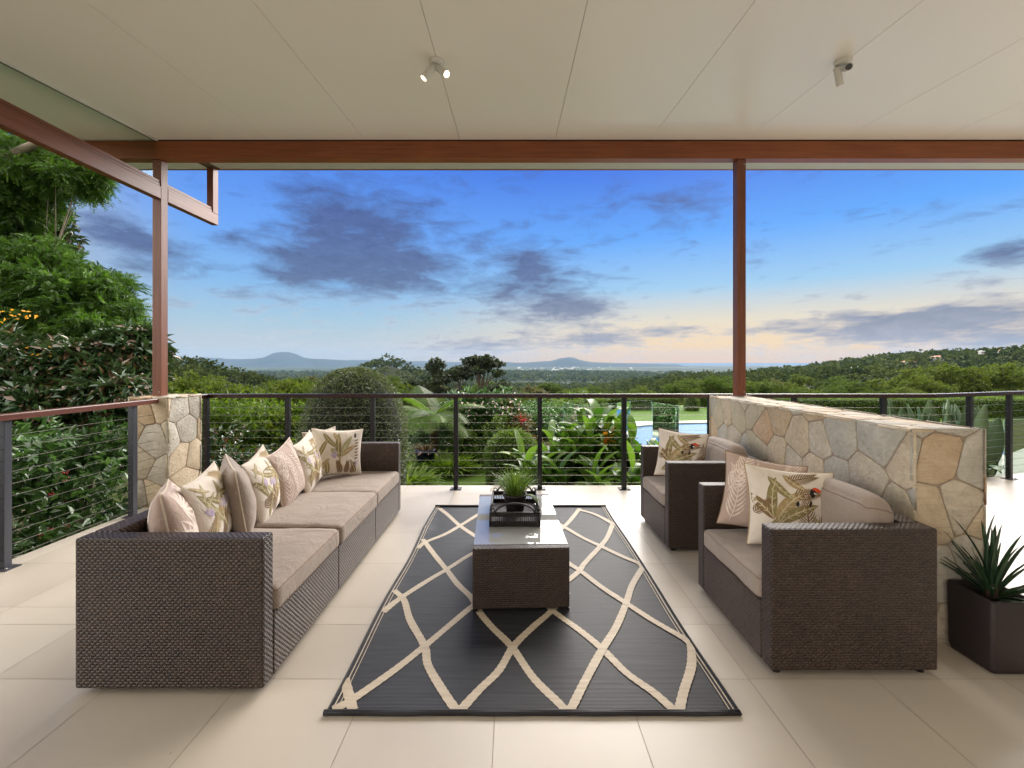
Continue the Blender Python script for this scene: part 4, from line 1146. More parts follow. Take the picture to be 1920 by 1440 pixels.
def planter_plant():
    x, y, z = 2.41, 2.25, .304
    root = thing('bromeliad_plant', 'dark green strap leaved plant growing in the square brown planter', 'plant', (x,y,z))
    rnd = random.Random(5); sp = []
    for i in range(46):
        az = rnd.uniform(0, 2*math.pi); k = rnd.random(); e0 = R(88-62*k); L = rnd.uniform(.18,.34)
        sp.append(((x+.02*math.cos(az), y+.02*math.sin(az), z+.01+.05*(1-k)), az, e0, e0-R(rnd.uniform(5,38)), L, rnd.uniform(.010,.022), .35, 'strap', rnd.random()))
    for (az, e0, e1, L, w) in [(2.7, 80, 50, .40, .02), (3.3, 88, 92, .33, .032), (0.5, 84, 78, .34, .034), (5.5, 86, 82, .36, .036), (1.3, 80, 75, .35, .03), (6.1, 72, 60, .33, .028), (3.14, 70, 122, .42, .018)]:
        sp.append(((x, y, z+.04), az, R(e0), R(e1), L, w, .4, 'strap', rnd.random()))
    V, T, rn = strap_leaves(sp, 8); tri_obj('leaf_rosette', V, T, L_dark, root, rnd=rn)
    MB().tube([(x,y,z-.01),(x,y,z+.09)], [.03,.02], 8).build('stem', M['bark_dark'], root)
planter_plant()

# ---------------------------------------------------------------- spotlights
def spot(px, py, cyls, lit, label):
    s = (HY-py)/F; Y = (3.85-.09*4.72-1.5)/(s-.09); x = (px-CX)*Y/F; zc = CZ(Y)
    root = thing('ceiling_spotlight', label, 'spotlight', (x, Y, zc), 'twin ceiling spotlights')
    N = 24; mb = MB(); prof = [(.0545,0.0),(.056,-.003),(.056,-.020),(.050,-.027),(.0005,-.028)]
    mb.grid([[(x+r*math.cos(2*math.pi*k/N), Y+r*math.sin(2*math.pi*k/N), zc+h-.001) for k in range(N)] for r, h in prof], closed_u=True)
    mb.build('ceiling_rose', M['white_paint'], root)
    em = simple('warm lamp face', (1,.85,.6,1), .4)
    if lit:
        b = em.node_tree.nodes['Principled BSDF']; b.inputs['Emission Color'].default_value = (1,.80,.55,1); b.inputs['Emission Strength'].default_value = 5
    else: em = simple('dark lamp glass', lin(60,60,64), .15)
    for (ax, ay, dx, dy, dz, L) in cyls:
        A = Vector((x+ax, Y+ay, zc-.028)); D = Vector((dx,dy,dz)).normalized()
        J = A+Vector((0,0,-.030))
        MB().tube([A, J], .006, 8).build('stem', M['steel'], root)
        B0 = J-D*.02; B1 = J+D*(L-.02)
        hb = MB(); hb.tube([B0, B0+D*.003, B1], [.020,.0245,.0245], 20, cap=False); hb.tube([B1, B1-D*.012], [.0245,.019], 20, cap=False)
        hb.tube([B0+D*.0005, B0], [.0199,.0199], 20)
        h = hb.build('lamp_head', M['white_paint'], root)
        l = MB(); l.tube([B1-D*.010, B1-D*.008], .0215, 20); l.build('lamp_face', em, h)
        if lit:
            ld = bpy.data.lights.new('lamp_glow', 'SPOT'); ld.energy = 9.0; ld.color = (1,.78,.5); ld.spot_size = R(70); ld.spot_blend = .6; ld.shadow_soft_size = .02
            lo = bpy.data.objects.new('lamp_glow', ld); COL.objects.link(lo); lo.parent = root
            lo.location = (B1+D*.012)-Vector((x,Y,zc)); lo.rotation_euler = (-D).to_track_quat('Z','Y').to_euler()
spot(818, 113, [(-.022,-.01,-.55,-.12,-.75,.135), (.014,.0,.62,-.42,-.66,.135)], True, 'lit twin ceiling spotlight near the middle of the ceiling')
spot(1581, 113, [(.022,.0,-.42,-.80,-.42,.13), (-.028,.02,.36,.25,-.85,.13)], False, 'unlit twin ceiling spotlight on the right of the ceiling')

# ---------------------------------------------------------------- foliage tools
def unit(v): return v/np.maximum(np.linalg.norm(v, axis=1, keepdims=True), 1e-9)
def leaf_arrays(rs, P, D, L, W, up=.6, fold=.25):
    """one folded leaf (two triangles) per point"""
    n = len(P); D = unit(D); rv = rs.normal(size=(n,3)); rv[:,2] = np.abs(rv[:,2])+up*2
    Sd = unit(np.cross(D, rv)); N = np.cross(Sd, D)
    L = L[:,None]; W = W[:,None]
    b = P; tip = P+D*L-N*L*.12; l = P+D*L*.45+Sd*W/2+N*W*fold; r = P+D*L*.45-Sd*W/2+N*W*fold
    V = np.stack([b, r, tip, l], 1).reshape(-1, 3); k = np.arange(n)*4
    T = np.stack([np.stack([k,k+1,k+2],1), np.stack([k,k+2,k+3],1)], 1).reshape(-1,3)
    return V, T
def blob_leaves(rs, blobs, per, size, aspect, shell=.55, out=.6, jitter=.25, density=None):
    """blobs: (cx,cy,cz,rx,ry,rz,[weight]); leaves spread through a thick shell, grouped in tufts"""
    PP = []; DD = []; LL = []
    for b in blobs:
        c = np.array(b[:3]); r = np.array(b[3:6]); w = b[6] if len(b) > 6 else 1
        n = int(per*w)
        nt = max(4, n//14)
        d = unit(rs.normal(size=(nt,3))); rad = shell+(1-shell)*rs.random((nt,1))**.6
        # uneven outline
        lump = 1+.22*np.sin(d[:,:1]*5+c[0])*np.cos(d[:,1:2]*4+c[1])+.12*rs.normal(size=(nt,1))
        tc = d*rad*lump
        idx = rs.integers(0, nt, n)
        p = tc[idx]+rs.normal(size=(n,3))*jitter*.35
        dr = unit(p*out+rs.normal(size=(n,3))*.75+np.array([0,0,-.15]))
        PP.append(c+p*r); DD.append(dr); LL.append(size*(.65+.7*rs.random(n)))
    P = np.concatenate(PP); D = np.concatenate(DD); L = np.concatenate(LL)
    return P, D, L
def limbs(mb, base, blobs, r0, rnd, wig=.12, fork=.45):
    base = Vector(base)
    cz = Vector((sum(b[0] for b in blobs)/len(blobs), sum(b[1] for b in blobs)/len(blobs), sum(b[2] for b in blobs)/len(blobs)))
    mid = base.lerp(cz, fork)
    n = 6
    pts = [base.lerp(mid, i/n)+Vector((rnd.uniform(-1,1),rnd.uniform(-1,1),0))*wig*(i > 0) for i in range(n+1)]
    mb.tube(pts, [r0*(1-.45*i/n) for i in range(n+1)], 8)
    for b in blobs:
        e = Vector(b[:3]); s = pts[rnd.randint(3, n)]
        m_ = s.lerp(e, .5)+Vector((rnd.uniform(-1,1),rnd.uniform(-1,1),rnd.uniform(-.2,1)))*wig*1.5
        mb.tube([s, s.lerp(m_, .5)+Vector((0,0,.03)), m_, m_.lerp(e, .6), e], [r0*.42, r0*.34, r0*.25, r0*.16, r0*.07], 6)
        for k in range(3):
            q = e+Vector((rnd.uniform(-1,1)*b[3], rnd.uniform(-1,1)*b[4], rnd.uniform(-.3,1)*b[5]))*.8
            mb.tube([m_.lerp(e, .5), m_.lerp(e, .5).lerp(q, .5)+Vector((0,0,.02)), q], [r0*.14, r0*.09, r0*.03], 5)
def plant_thing(name, label, cat, base, blobs, per, size, aspect, m, seed, trunk=.1, bark='bark', group=None, parts=('crown','trunk'), shell=.55, extra=None, jitter=.25, out=.6):
    rs = np.random.default_rng(seed); rnd = random.Random(seed)
    root = thing(name, label, cat, base, group)
    P, D, L = blob_leaves(rs, blobs, per, size, aspect, shell, jitter=jitter, out=out)
    V, T = leaf_arrays(rs, P, D, L, L*aspect)
    rn = np.repeat(rs.random(len(P)), 2)
    tri_obj(parts[0], V, T, m, root, rnd=rn)
    mb = MB(); limbs(mb, base, blobs, trunk, rnd, wig=max(.02, trunk*.8)); mb.build(parts[1], M[bark], root)
    return root
def B(px, py, Y, rpx, rz=None, ry=None, w=1):
    p = PX(px, py, Y); r = rpx*Y/F
    return (p.x, p.y, p.z, r, (ry if ry else r), (rz*Y/F if rz else r), w)

# big feathery tree on the left
def fb(name, label, cat, base, blobs, per, L, m, seed, trunk, bark, group=None):
    """pinnate fronds: each frond a row of fine leaflets"""
    rs = np.random.default_rng(seed); rnd = random.Random(seed); root = thing(name, label, cat, base, group)
    P, D, Ls = blob_leaves(rs, blobs, per, L, .3, .45)
    K = 7; n = len(P); D = unit(D); rv = rs.normal(size=(n,3)); Sd = unit(np.cross(D, rv))
    PP = []; DD = []; LL = []
    for k in range(K):
        t = (k+1)/K
        q = P+D*(Ls*t)[:,None]-np.array([0,0,1])*(Ls*t*t*.3)[:,None]
        for s in (1, -1):
            PP.append(q); DD.append(Sd*s+D*.7); LL.append(Ls*.42*(1-.5*abs(t-.4)))
    P2 = np.concatenate(PP); D2 = np.concatenate(DD); L2 = np.concatenate(LL)
    V, T = leaf_arrays(rs, P2, D2, L2, L2*.26, up=.2)
    rn = np.repeat(np.tile(rs.random(n), K*2), 2)
    tri_obj('crown', V, T, m, root, rnd=rn)
    mb = MB(); limbs(mb, base, blobs, trunk, rnd, wig=.2); mb.build('trunk', M[bark], root)
    return root
Yf = 7.6
fb('feathery_tree', 'tall feathery leaved tree with a pale limb behind the left railing', 'tree', (-9.0, 8.2, -1.7),
   [B(20,290,Yf,75,60),B(95,320,Yf,70,55),B(150,330,7.4,48,32,w=.6),B(30,380,Yf,60,50,w=.7),B(10,450,Yf,70,55,w=.9),B(60,520,7.2,75,60,w=1.2),B(120,560,7.1,75,55,w=1.2),B(40,590,7,80,60,w=1.1),B(190,540,7.3,45,35,w=.5),
    B(215,590,7.2,34,34,w=.4),B(170,610,7,65,48,w=.9),B(100,640,6.9,80,45,w=1.1),B(-40,520,Yf,80,120,w=.8),B(-40,330,Yf,80,100,w=.7),B(190,655,6.8,40,25,w=.5)],
   1750, .17, L_feather, 41, .07, 'bark_pale')
def limb():
    root = [o for o in bpy.data.objects if o.name == 'feathery_tree'][0]
    MB().tube([PX(-120,345,7.2), PX(-40,312,7.15), PX(10,298,7.1), PX(45,280,7.1), PX(95,258,7.1)], [.12,.10,.085,.07,.045], 10).build('limb', M['bark_pale'], root)
limb()
# magnolia behind it and round the pier
plant_thing('magnolia_tree', 'glossy dark green magnolia with brown leaf undersides beside the left timber post', 'tree', (-6.0, 6.4, -1.7),
   [B(100,440,8.3,40,45,w=.5),B(125,500,8.2,45,26,w=.25),B(80,470,8.2,50,50,w=.5),B(240,660,6.4,48,42,w=1),B(270,700,6.4,28,50,w=.7),B(190,690,6.3,70,50,w=1.3),B(110,700,6.2,80,55,w=1.4),B(30,690,6.1,80,60,w=1.4),B(220,740,6,60,50,w=1.2),B(130,760,5.9,80,50,w=1.3),B(40,760,5.8,80,50,w=1.3),B(-50,720,6,80,120,w=1),B(262,640,6.5,22,22,w=.25),B(0,610,7,60,40,w=.8),B(90,620,7.2,80,40,w=.9)],
   2600, .135, .40, L_magnolia, 43, .12, 'bark', shell=.35, parts=('crown','trunk'))
def blossoms():
    root = [o for o in bpy.data.objects if o.name == 'magnolia_tree'][0]; rs = np.random.default_rng(13); PP = []
    for px, py, n in ((10,590,14),(45,592,9),(95,662,10),(125,718,24),(140,728,14),(60,745,6)):
        c = PX(px, py, 5.9); PP.append(np.array(c)+rs.normal(size=(n,3))*np.array([.08,.1,.05]))
    P = np.concatenate(PP); V, T = leaf_arrays(rs, P, rs.normal(size=P.shape), np.full(len(P),.055), np.full(len(P),.035))
    tri_obj('blossom', V, T, L_orange, root, rnd=np.repeat(rs.random(len(P)), 2))
blossoms()
# lower glossy shrubs seen through the left cables
for k, (bx, by, s) in enumerate([(-4.95,3.0,1.0),(-4.9,4.1,1.0),(-5.0,5.2,1.05),(-5.3,1.9,1.0)]):
    plant_thing('glossy_shrub', ['glossy leaved shrub with red berries near the front post of the left railing','glossy leaved shrub with red berries behind the middle of the left railing','glossy leaved shrub with red berries beside the stone pier','glossy leaved shrub at the left edge of the view behind the railing'][k], 'shrub', (bx,by,-1.7),
        [(bx,by,-.2,.62,.6,.75),(bx+.15,by+.3,-.8,.6,.6,.6),(bx-.3,by-.2,.35,.5,.5,.5),(bx-.1,by+.35,.45,.45,.45,.42,.8)], 1500, .105, .46, L_glossy, 50+k, .05, 'bark', 'shrubs behind the left railing', parts=('foliage','stem'), shell=.35)
def berries():
    rnd = random.Random(9)
    for k in range(3):
        root = [o for o in bpy.data.objects if o.name.startswith('glossy_shrub') and o.parent is None][k]
        L = root.location; mb = MB()
        for i in range(16):
            a_ = rnd.uniform(-1.2, 1.2); p = Vector((L.x+.62*math.cos(a_), L.y+.55*math.sin(a_), rnd.uniform(-.9,.4)))
            for j in range(4):
                q = p+Vector((rnd.uniform(-1,1),rnd.uniform(-1,1),rnd.uniform(-1,1)))*.018
                mb.tube([q-Vector((0,0,.006)), q, q+Vector((0,0,.006))], [.003,.008,.003], 6)
        mb.build('berries', simple('red berries', (.5,.03,.03,1), .35), root)
berries()
# ground cover on the left slope
# yellow green maples behind the far railing
plant_thing('maple_shrub', 'yellow green feathery maple behind the left part of the far railing', 'shrub', (-4.5,7.6,-.8),
   [B(400,800,7.5,75,50,w=1.2),B(470,790,7.6,70,45,w=1.2),B(350,790,7.6,40,50,w=.8),B(430,850,7.3,80,50,w=1.2),B(520,810,7.8,50,55,w=1),B(480,880,7.2,80,40,w=1),B(545,790,8,25,40,w=.5)], 2900, .085, .34, L_yellow, 61, .06, 'bark', parts=('foliage','stem'), shell=.3)
plant_thing('maple_shrub', 'paler green bush rising above the railing left of the clipped dome', 'shrub', (-4.6,10.5,-.8),
   [B(350,735,10.5,45,30),B(410,745,10.4,50,25),B(560,740,10.6,40,25,w=.7),B(480,750,10.6,50,22)], 2400, .10, .36, L_lime, 62, .06, 'bark', parts=('foliage','stem'), shell=.3)
plant_thing('dark_shrub', 'dark leaved low shrub between the stone pier and the sofa pillows', 'shrub', (-4.1,6.4,-.8),
   [(-4.1,6.4,-.1,.55,.5,.55),(-3.7,6.3,-.3,.45,.4,.45)], 2200, .09, .42, L_magnolia, 63, .04, 'bark', parts=('foliage','stem'), shell=.35)
# clipped dome
def clipped(name, label, base, prof, seed, n, size, m, squash=1.0, cat='shrub', group=None, aspect=.5):
    """dense clipped volume: prof(u) -> (radius, height)"""
    rs = np.random.default_rng(seed); root = thing(name, label, cat, base, group)
    k = rs.random(n); th = rs.random(n)*2*np.pi
    Rr = np.array([prof(v)[0] for v in k]); Z = np.array([prof(v)[1] for v in k])
    e = 1e-3; dR = np.array([prof(min(1,v+e))[0]-prof(max(0,v-e))[0] for v in k]); dZ = np.array([prof(min(1,v+e))[1]-prof(max(0,v-e))[1] for v in k])
    N = unit(np.stack([dZ*np.cos(th), dZ*np.sin(th), -dR], 1)+1e-9)
    depth = -np.abs(rs.normal(size=n))*.04+.012*np.sin(th*6+Z*5)
    P = np.stack([base[0]+(Rr+depth)*np.cos(th), base[1]+(Rr+depth)*np.sin(th)*squash, base[2]+Z+depth*.5], 1)
    D = N+rs.normal(size=(n,3))*.8; L = size*(.6+.8*rs.random(n))
    V, T = leaf_arrays(rs, P, D, L, L*aspect)
    tri_obj('foliage', V, T, m, root, rnd=np.repeat(rs.random(n), 2))
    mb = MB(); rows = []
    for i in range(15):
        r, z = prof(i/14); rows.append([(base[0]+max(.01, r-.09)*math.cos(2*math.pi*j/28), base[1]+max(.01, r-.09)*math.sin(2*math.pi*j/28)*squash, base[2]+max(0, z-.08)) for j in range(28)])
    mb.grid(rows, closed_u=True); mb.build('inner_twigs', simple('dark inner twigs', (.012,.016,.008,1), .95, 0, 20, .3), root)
    return root
def dome(r, h, sh=.55):
    def f(u):
        if u < .45: t = u/.45; return (r*(.93+.07*math.sin(t*math.pi/2)), h*sh*t)
        t = (u-.45)/.55; a_ = t*math.pi/2; return (r*math.cos(a_)**.8, h*sh+h*(1-sh)*math.sin(a_))
    return f
clipped('clipped_dome_bush', 'large clipped olive green dome bush behind the sofa', (-2.47*1.04,7.3,-.8), dome(.83,2.2,.5), 71, 30000, .035, L_topiary)
clipped('clipped_round_bush', 'small rounded clipped bush with yellowish tips behind the coffee table', (.0,8.3,-.8), dome(.50,1.02,.55), 72, 9000, .05, L_hedge)
clipped('clipped_round_bush', 'small clipped bush at the right end of the lawn hedge', (8.6,21.5,-.8), dome(.35,.75,.5), 73, 2500, .06, L_hedge)
def hedge(label, x0, x1, y0, y1, z0, z1, seed, n, size=.07):
    rs = np.random.default_rng(seed); root = thing('clipped_hedge', label, 'hedge', ((x0+x1)/2,(y0+y1)/2,z0), 'clipped hedges round the lawn')
    f = rs.random(n); P = np.stack([x0+(x1-x0)*rs.random(n), y0+(y1-y0)*rs.random(n), z0+(z1-z0)*rs.random(n)], 1)
    N = np.zeros((n,3)); a_ = f < .45; P[a_,1] = y0; N[a_,1] = -1; b_ = (f >= .45)&(f < .85); P[b_,2] = z1+.02*np.sin(P[b_,0]*1.7); N[b_,2] = 1
    c_ = (f >= .85)&(f < .92); P[c_,0] = x0; N[c_,0] = -1; d_ = f >= .92; P[d_,0] = x1; N[d_,0] = 1
    P += rs.normal(size=(n,3))*.02
    L = size*(.6+.8*rs.random(n)); V, T = leaf_arrays(rs, P, N+rs.normal(size=(n,3))*.8, L, L*.55)
    tri_obj('foliage', V, T, L_hedge, root, rnd=np.repeat(rs.random(n), 2))
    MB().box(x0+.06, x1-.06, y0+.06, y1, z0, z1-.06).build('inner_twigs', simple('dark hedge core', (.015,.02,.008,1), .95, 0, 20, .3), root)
hedge('clipped hedge across the far side of the pool lawn', 3.4, 8.0, 21.6, 22.6, -.8, -.22, 81, 12000)
hedge('longer clipped hedge behind the big paddle leaves on the right', 11.4, 22.0, 18.5, 19.5, -.8, -.02, 82, 20000)
hedge('short clipped hedge left of the pool lawn behind the glass fence', 1.2, 3.2, 22.4, 23.2, -.8, -.25, 83, 5000)
hedge('clipped hedge right of the far lawn beyond the timber post', 9.4, 11.8, 23.0, 24.0, -.8, -.25, 84, 5000)

# tree fern
def tree_fern(x, y, z0, h, L, nf, seed, label):
    root = thing('tree_fern', label, 'tree fern', (x,y,z0)); rnd = random.Random(seed)
    MB().tube([(x,y,z0),(x+.03,y,z0+h*.5),(x,y,z0+h)], [.10,.085,.07], 10).build('trunk', M['bark_dark'], root)
    V = []; T = []; rn = []; rib = MB()
    for i in range(nf):
        az = 2*math.pi*i/nf+rnd.uniform(-.15,.15); e = R(rnd.uniform(5,42)) if i % 7 else R(50); LL = L*rnd.uniform(.8,1.1); r = rnd.random()
        p = Vector((x,y,z0+h)); hd = Vector((math.cos(az),math.sin(az),0)); sd = Vector((-math.sin(az),math.cos(az),0)); n = 32; pts = []
        dr = R(rnd.uniform(45,80)) if i % 7 else R(35)
        for k in range(n+1):
            t = k/n; el = e-dr*t; d = hd*math.cos(el)+Vector((0,0,1))*math.sin(el); pts.append(p.copy())
            if k > 2:
                w = LL*.30*math.sin(math.pi*min(1,(t*.93+.07)))**.7
                for s in (1,-1):
                    dd = (sd*s+d*.45-Vector((0,0,.18))).normalized()
                    # pinna with toothed leaflets
                    wd = .017*L; b = len(V)
                    V.extend([p-d*wd*.5, p+d*wd*.5, p+dd*w+d*wd*.3-Vector((0,0,w*.12)), p+dd*w*.55+d*wd*.62, p+dd*w*.55-d*wd*.30]); T += [(b,b+4,b+3),(b,b+3,b+1),(b+4,b+2,b+3)]; rn += [r]*3
            p = p+d*LL/n
        rib.tube(pts, [.009*(1-.8*k/n) for k in range(n+1)], 5)
    tri_obj('frond', V, T, L_fern, root, rnd=rn); rib.build('frond_rib', simple('brown frond ribs', lin(92,80,40), .7), root)
tree_fern(-1.72, 9.7, -.8, 1.12, 1.15, 22, 91, 'bright green tree fern right of the clipped dome bush')

# strap leaf clumps
def clump(name, label, x, y, z0, rad, n, L, W, m, seed, group=None, e=(35,88), prof='strap', cat='plant'):
    rnd = random.Random(seed); sp = []
    for i in range(n):
        az = rnd.uniform(0, 2*math.pi); rr = rad*math.sqrt(rnd.random())
        e0 = R(rnd.uniform(*e)); sp.append(((x+rr*math.cos(az), y+rr*math.sin(az)*.8, z0), az+rnd.uniform(-.5,.5), e0, e0-R(rnd.uniform(40,115)), L*rnd.uniform(.6,1.15), W*rnd.uniform(.7,1.2), .25, prof, rnd.random()))
    V, T, rn = strap_leaves(sp, 5); o = tri_obj(name, V, T, m, base=(x,y,z0), rnd=rn); tag(o, label, cat, group)
    return o
G1 = 'strap leaved lily clumps by the small lawn'
clump('lily_clump', 'bright strap leaved lily clump nearest the far arm of the sofa', -1.9, 8.0, -.78, .34, 420, .5, .035, L_lily, 101, G1)
clump('lily_clump', 'bright lily clump in the middle of the group behind the railing post', -1.35, 9.25, -.78, .38, 480, .55, .035, L_lily, 102, G1)
clump('lily_clump', 'lily clump at the right of the group beside the lawn edge', -.78, 10.1, -.78, .34, 420, .52, .035, L_lily, 103, G1)
clump('lily_clump', 'shaded lily clump behind the blue pot', -2.3, 8.9, -.78, .4, 360, .5, .035, L_lily, 104, G1)
clump('fern_clump', 'dark grassy clump at the foot of the clipped dome bush', -2.4, 6.3, -.78, .4, 300, .4, .03, L_hedge, 105)
def bromeliad_pot():
    x, y, z = -1.78, 9.15, -.79
    root = thing('blue_garden_pot', 'dark blue glazed pot holding a bromeliad among the lilies', 'garden pot', (x,y,z))
    pot(root, x, y, z, .14, .2, .52, simple('cobalt glazed pot', lin(26,34,78), .2), 'pot_body')
    o = clump('bromeliad_plant', 'bromeliad with pink tinged leaves in the blue garden pot', x, y, z+.45, .05, 34, .34, .05, leafmat('pinkish bromeliad leaves', c3(.16,.14,.07), c3(.42,.27,.24), trans=.25), 111, None, (20,80))
bromeliad_pot()
clump('cordyline_plant', 'crimson leaved cordyline beside the glass pool fence', .18, 10.4, .05, .06, 30, .32, .045, L_red, 112, None, (55,90))
plant_thing('bronze_shrub', 'bronze and green shrub under the crimson cordyline', 'shrub', (.05,10.4,-.8), [(.05,10.4,-.2,.42,.4,.6),(.2,10.3,-.5,.45,.4,.4)], 2200, .09, .4, L_bronze, 113, .03, 'bark', parts=('foliage','stem'), shell=.3)
plant_thing('frangipani_tree', 'leafy frangipani with pale flowers right of the tree fern', 'tree', (-.7,10.6,-.8), [(-1.1,10.6,.45,.5,.5,.38),(-.4,10.7,.35,.55,.5,.4),(-.75,10.5,-.1,.6,.5,.45),(-.2,11,.1,.5,.5,.5)], 1500, .16, .34, L_glossy, 114, .05, 'bark_pale', parts=('foliage','trunk'), shell=.3)
plant_thing('bushy_shrub', 'bushy green shrub in front of the frangipani', 'shrub', (-.55,9.9,-.8), [(-.9,9.9,-.3,.5,.4,.4),(-.3,9.9,-.2,.45,.4,.5),(.1,9.7,-.4,.4,.4,.35)], 2200, .07, .42, L_hedge, 115, .03, 'bark', parts=('foliage','stem'), shell=.3)
plant_thing('bushy_shrub', 'deep green shrub under the tree fern fronds', 'shrub', (-1.3,10.2,-.8), [(-1.4,10.2,-.3,.6,.4,.5),(-2.1,10.4,-.2,.6,.4,.55)], 2200, .08, .42, L_glossy, 116, .03, 'bark', parts=('foliage','stem'), shell=.3)
def flowers():
    root = [o for o in bpy.data.objects if o.name == 'frangipani_tree'][0]; rs = np.random.default_rng(3); n = 90
    P = np.stack([rs.uniform(-1.3,.2,n), rs.uniform(10.0,10.3,n), rs.uniform(.2,.8,n)], 1)
    V, T = leaf_arrays(rs, P, rs.normal(size=(n,3)), np.full(n,.06), np.full(n,.05)); tri_obj('flowers', V, T, simple('pale pink petals', (.8,.6,.55,1), .6), root, rnd=np.zeros(len(T)))
flowers()

# broad leaved ginger plants along the deck edge
def ginger(x, y, n, h, seed, label, m=None, spread=.5):
    rnd = random.Random(seed); root = thing('ginger_plant', label, 'plant', (x,y,-.8), 'broad leaved ginger plants behind the railing')
    sp = []; st = MB()
    for i in range(n):
        az = rnd.uniform(0, 2*math.pi); bx, by = x+rnd.uniform(-.3,.3)*spread*2, y+rnd.uniform(-.3,.3)*spread; hh = h*rnd.uniform(.6,1.08); lean = rnd.uniform(.1,.5)*spread
        P0 = Vector((bx,by,-.8)); P1 = P0+Vector((math.cos(az)*lean*.4, math.sin(az)*lean*.4, hh*.55)); P2 = P0+Vector((math.cos(az)*lean, math.sin(az)*lean, hh))
        st.tube([P0,P1,P2], [.014,.011,.006], 6)
        for k in range(9):
            t = .35+.65*k/8; q = (P0.lerp(P1, t*2) if t < .5 else P1.lerp(P2, (t-.5)*2)); a_ = az+(math.pi/2 if k % 2 else -math.pi/2)+rnd.uniform(-.7,.7)
            e0 = R(rnd.uniform(30,70)+(20 if k > 6 else 0)); sp.append((tuple(q), a_, e0, e0-R(rnd.uniform(35,110)), rnd.uniform(.34,.60), rnd.uniform(.10,.15), .22, 'ell', rnd.random()))
    V, T, rn = strap_leaves(sp, 8); tri_obj('foliage', V, T, m or L_ginger, root, rnd=rn); st.build('stem', simple('green ginger stalk', (.10,.17,.03,1), .5), root)
ginger(.95, 6.75, 22, 1.15, 121, 'tall ginger plant with broad leaves right of the coffee table view')
ginger(1.45, 7.1, 26, 1.35, 122, 'tallest broad leaved ginger with an orange leaf in the middle of the clump')
ginger(.45, 6.3, 10, .85, 123, 'low ginger shoots leaning left behind the potted fern', spread=.35)
ginger(2.15, 7.0, 20, .78, 124, 'ginger clump just left of the far armchair')
ginger(1.75, 6.2, 9, .75, 125, 'short ginger shoots at the foot of the right railing post', spread=.4)
ginger(1.2, 6.1, 10, .7, 126, 'short shaded ginger shoots beside the deck edge', spread=.4)
clump('orange_canna_leaf', 'single orange and yellow canna leaf cluster among the ginger', 1.42, 6.85, .2, .05, 7, .34, .09, L_orange, 127, None, (70,95), 'ell')
plant_thing('dark_shrub', 'dark low underplanting below the ginger clump', 'shrub', (1.3,6.6,-.8), [(.6,6.9,-.5,.5,.4,.4),(1.2,7.1,-.4,.6,.4,.5),(1.9,7.2,-.45,.6,.4,.45)], 1500, .09, .42, L_magnolia, 128, .03, 'bark', parts=('foliage','stem'), shell=.3)
# white bowl in the garden
def bowl():
    mb = MB(); N = 20; x, y, z = .02, 6.25, -.30
    prof = [(.05,0),(.07,.01),(.10,.05),(.115,.085),(.108,.085),(.09,.05),(.0005,.02)]
    mb.grid([[(x+r*math.cos(2*math.pi*k/N), y+r*math.sin(2*math.pi*k/N), z+h) for k in range(N)] for r, h in prof], closed_u=True)
    mb.tube([(x,y,-.8),(x,y,z)], [.045,.03], 10)
    o = mb.build('garden_bowl', simple('white glazed bowl', (.6,.64,.62,1), .3)); tag(o, 'small white bowl on a stand in the garden behind the potted fern', 'bowl')
bowl()
# paddle leaved plant at the right
def paddles(label, cx, cy, lst, seed, zb=-.8):
    root = thing('paddle_leaf_plant', label, 'plant', (cx,cy,zb)); rnd = random.Random(seed)
    V = []; T = []; rn = []
    for (x, y, z, h, w, lean, yaw) in lst:
        # thick leaf: closed lens cross-section
        base = len(V); S_ = 10; r = rnd.random()
        for i in range(S_+1):
            t = i/S_; ww = w*math.sin(math.pi*min(.98, .10+.88*t**.9))**.8*.5+.004; th = ww*.18+.003
            c = Vector((x+lean*t*t, y+.1*math.sin(yaw)*t*t, z+h*t)); s = Vector((math.cos(yaw), math.sin(yaw), 0)); n = Vector((-math.sin(yaw), math.cos(yaw), 0))
            cup = -ww*.45
            V.extend([c+s*ww+n*cup, c+n*th, c-s*ww+n*cup, c-n*th])
        for i in range(S_):
            a = base+i*4
            for k in range(4):
                k2 = (k+1) % 4; T += [(a+k,a+k2,a+4+k2),(a+k,a+4+k2,a+4+k)]; rn += [r]*2
    tri_obj('leaf_paddles', V, T, L_agave, root, rnd=rn)
rnd = random.Random(7); lst = []
for i in range(44):
    px = 1668+i*4.4+rnd.uniform(-6,6); Y = rnd.uniform(6.5,7.3); x = (px-CX)*Y/F; h = rnd.uniform(.75,1.15)
    top = H-(rnd.uniform(748,800)-HY)*Y/F
    lst.append((x, Y, top-h, h, rnd.uniform(.20,.32), rnd.uniform(-.12,.16), rnd.uniform(-.9,.9)))
paddles('big grey green paddle leaved plant behind the right part of the stone wall', 6.2, 6.9, lst, 1)
clump('agave_plant', 'dark green agave at the deck edge right of the stone wall', 6.22, 5.98, .02, .06, 26, .38, .09, L_agave, 131, None, (5,80), 'ell')

for k, (bx, by, lb) in enumerate([(1.1,14.6,'dark shrub behind the first pane of the glass pool fence'),(2.1,15.6,'dark shrub behind the middle of the glass pool fence'),(.4,13.4,'dark shrub just right of the crimson cordyline'),(3.0,19.5,'dark shrub at the left end of the pool lawn')]):
    plant_thing('dark_shrub', lb, 'shrub', (bx,by,-.8), [(bx,by,-.3,.8,.6,.55),(bx+.6,by+.3,-.4,.6,.5,.45),(bx-.5,by,-.35,.6,.5,.5)], 1300, .13, .45, L_hedge if k % 2 else L_glossy, 150+k, .04, 'bark', parts=('foliage','stem'), shell=.35)
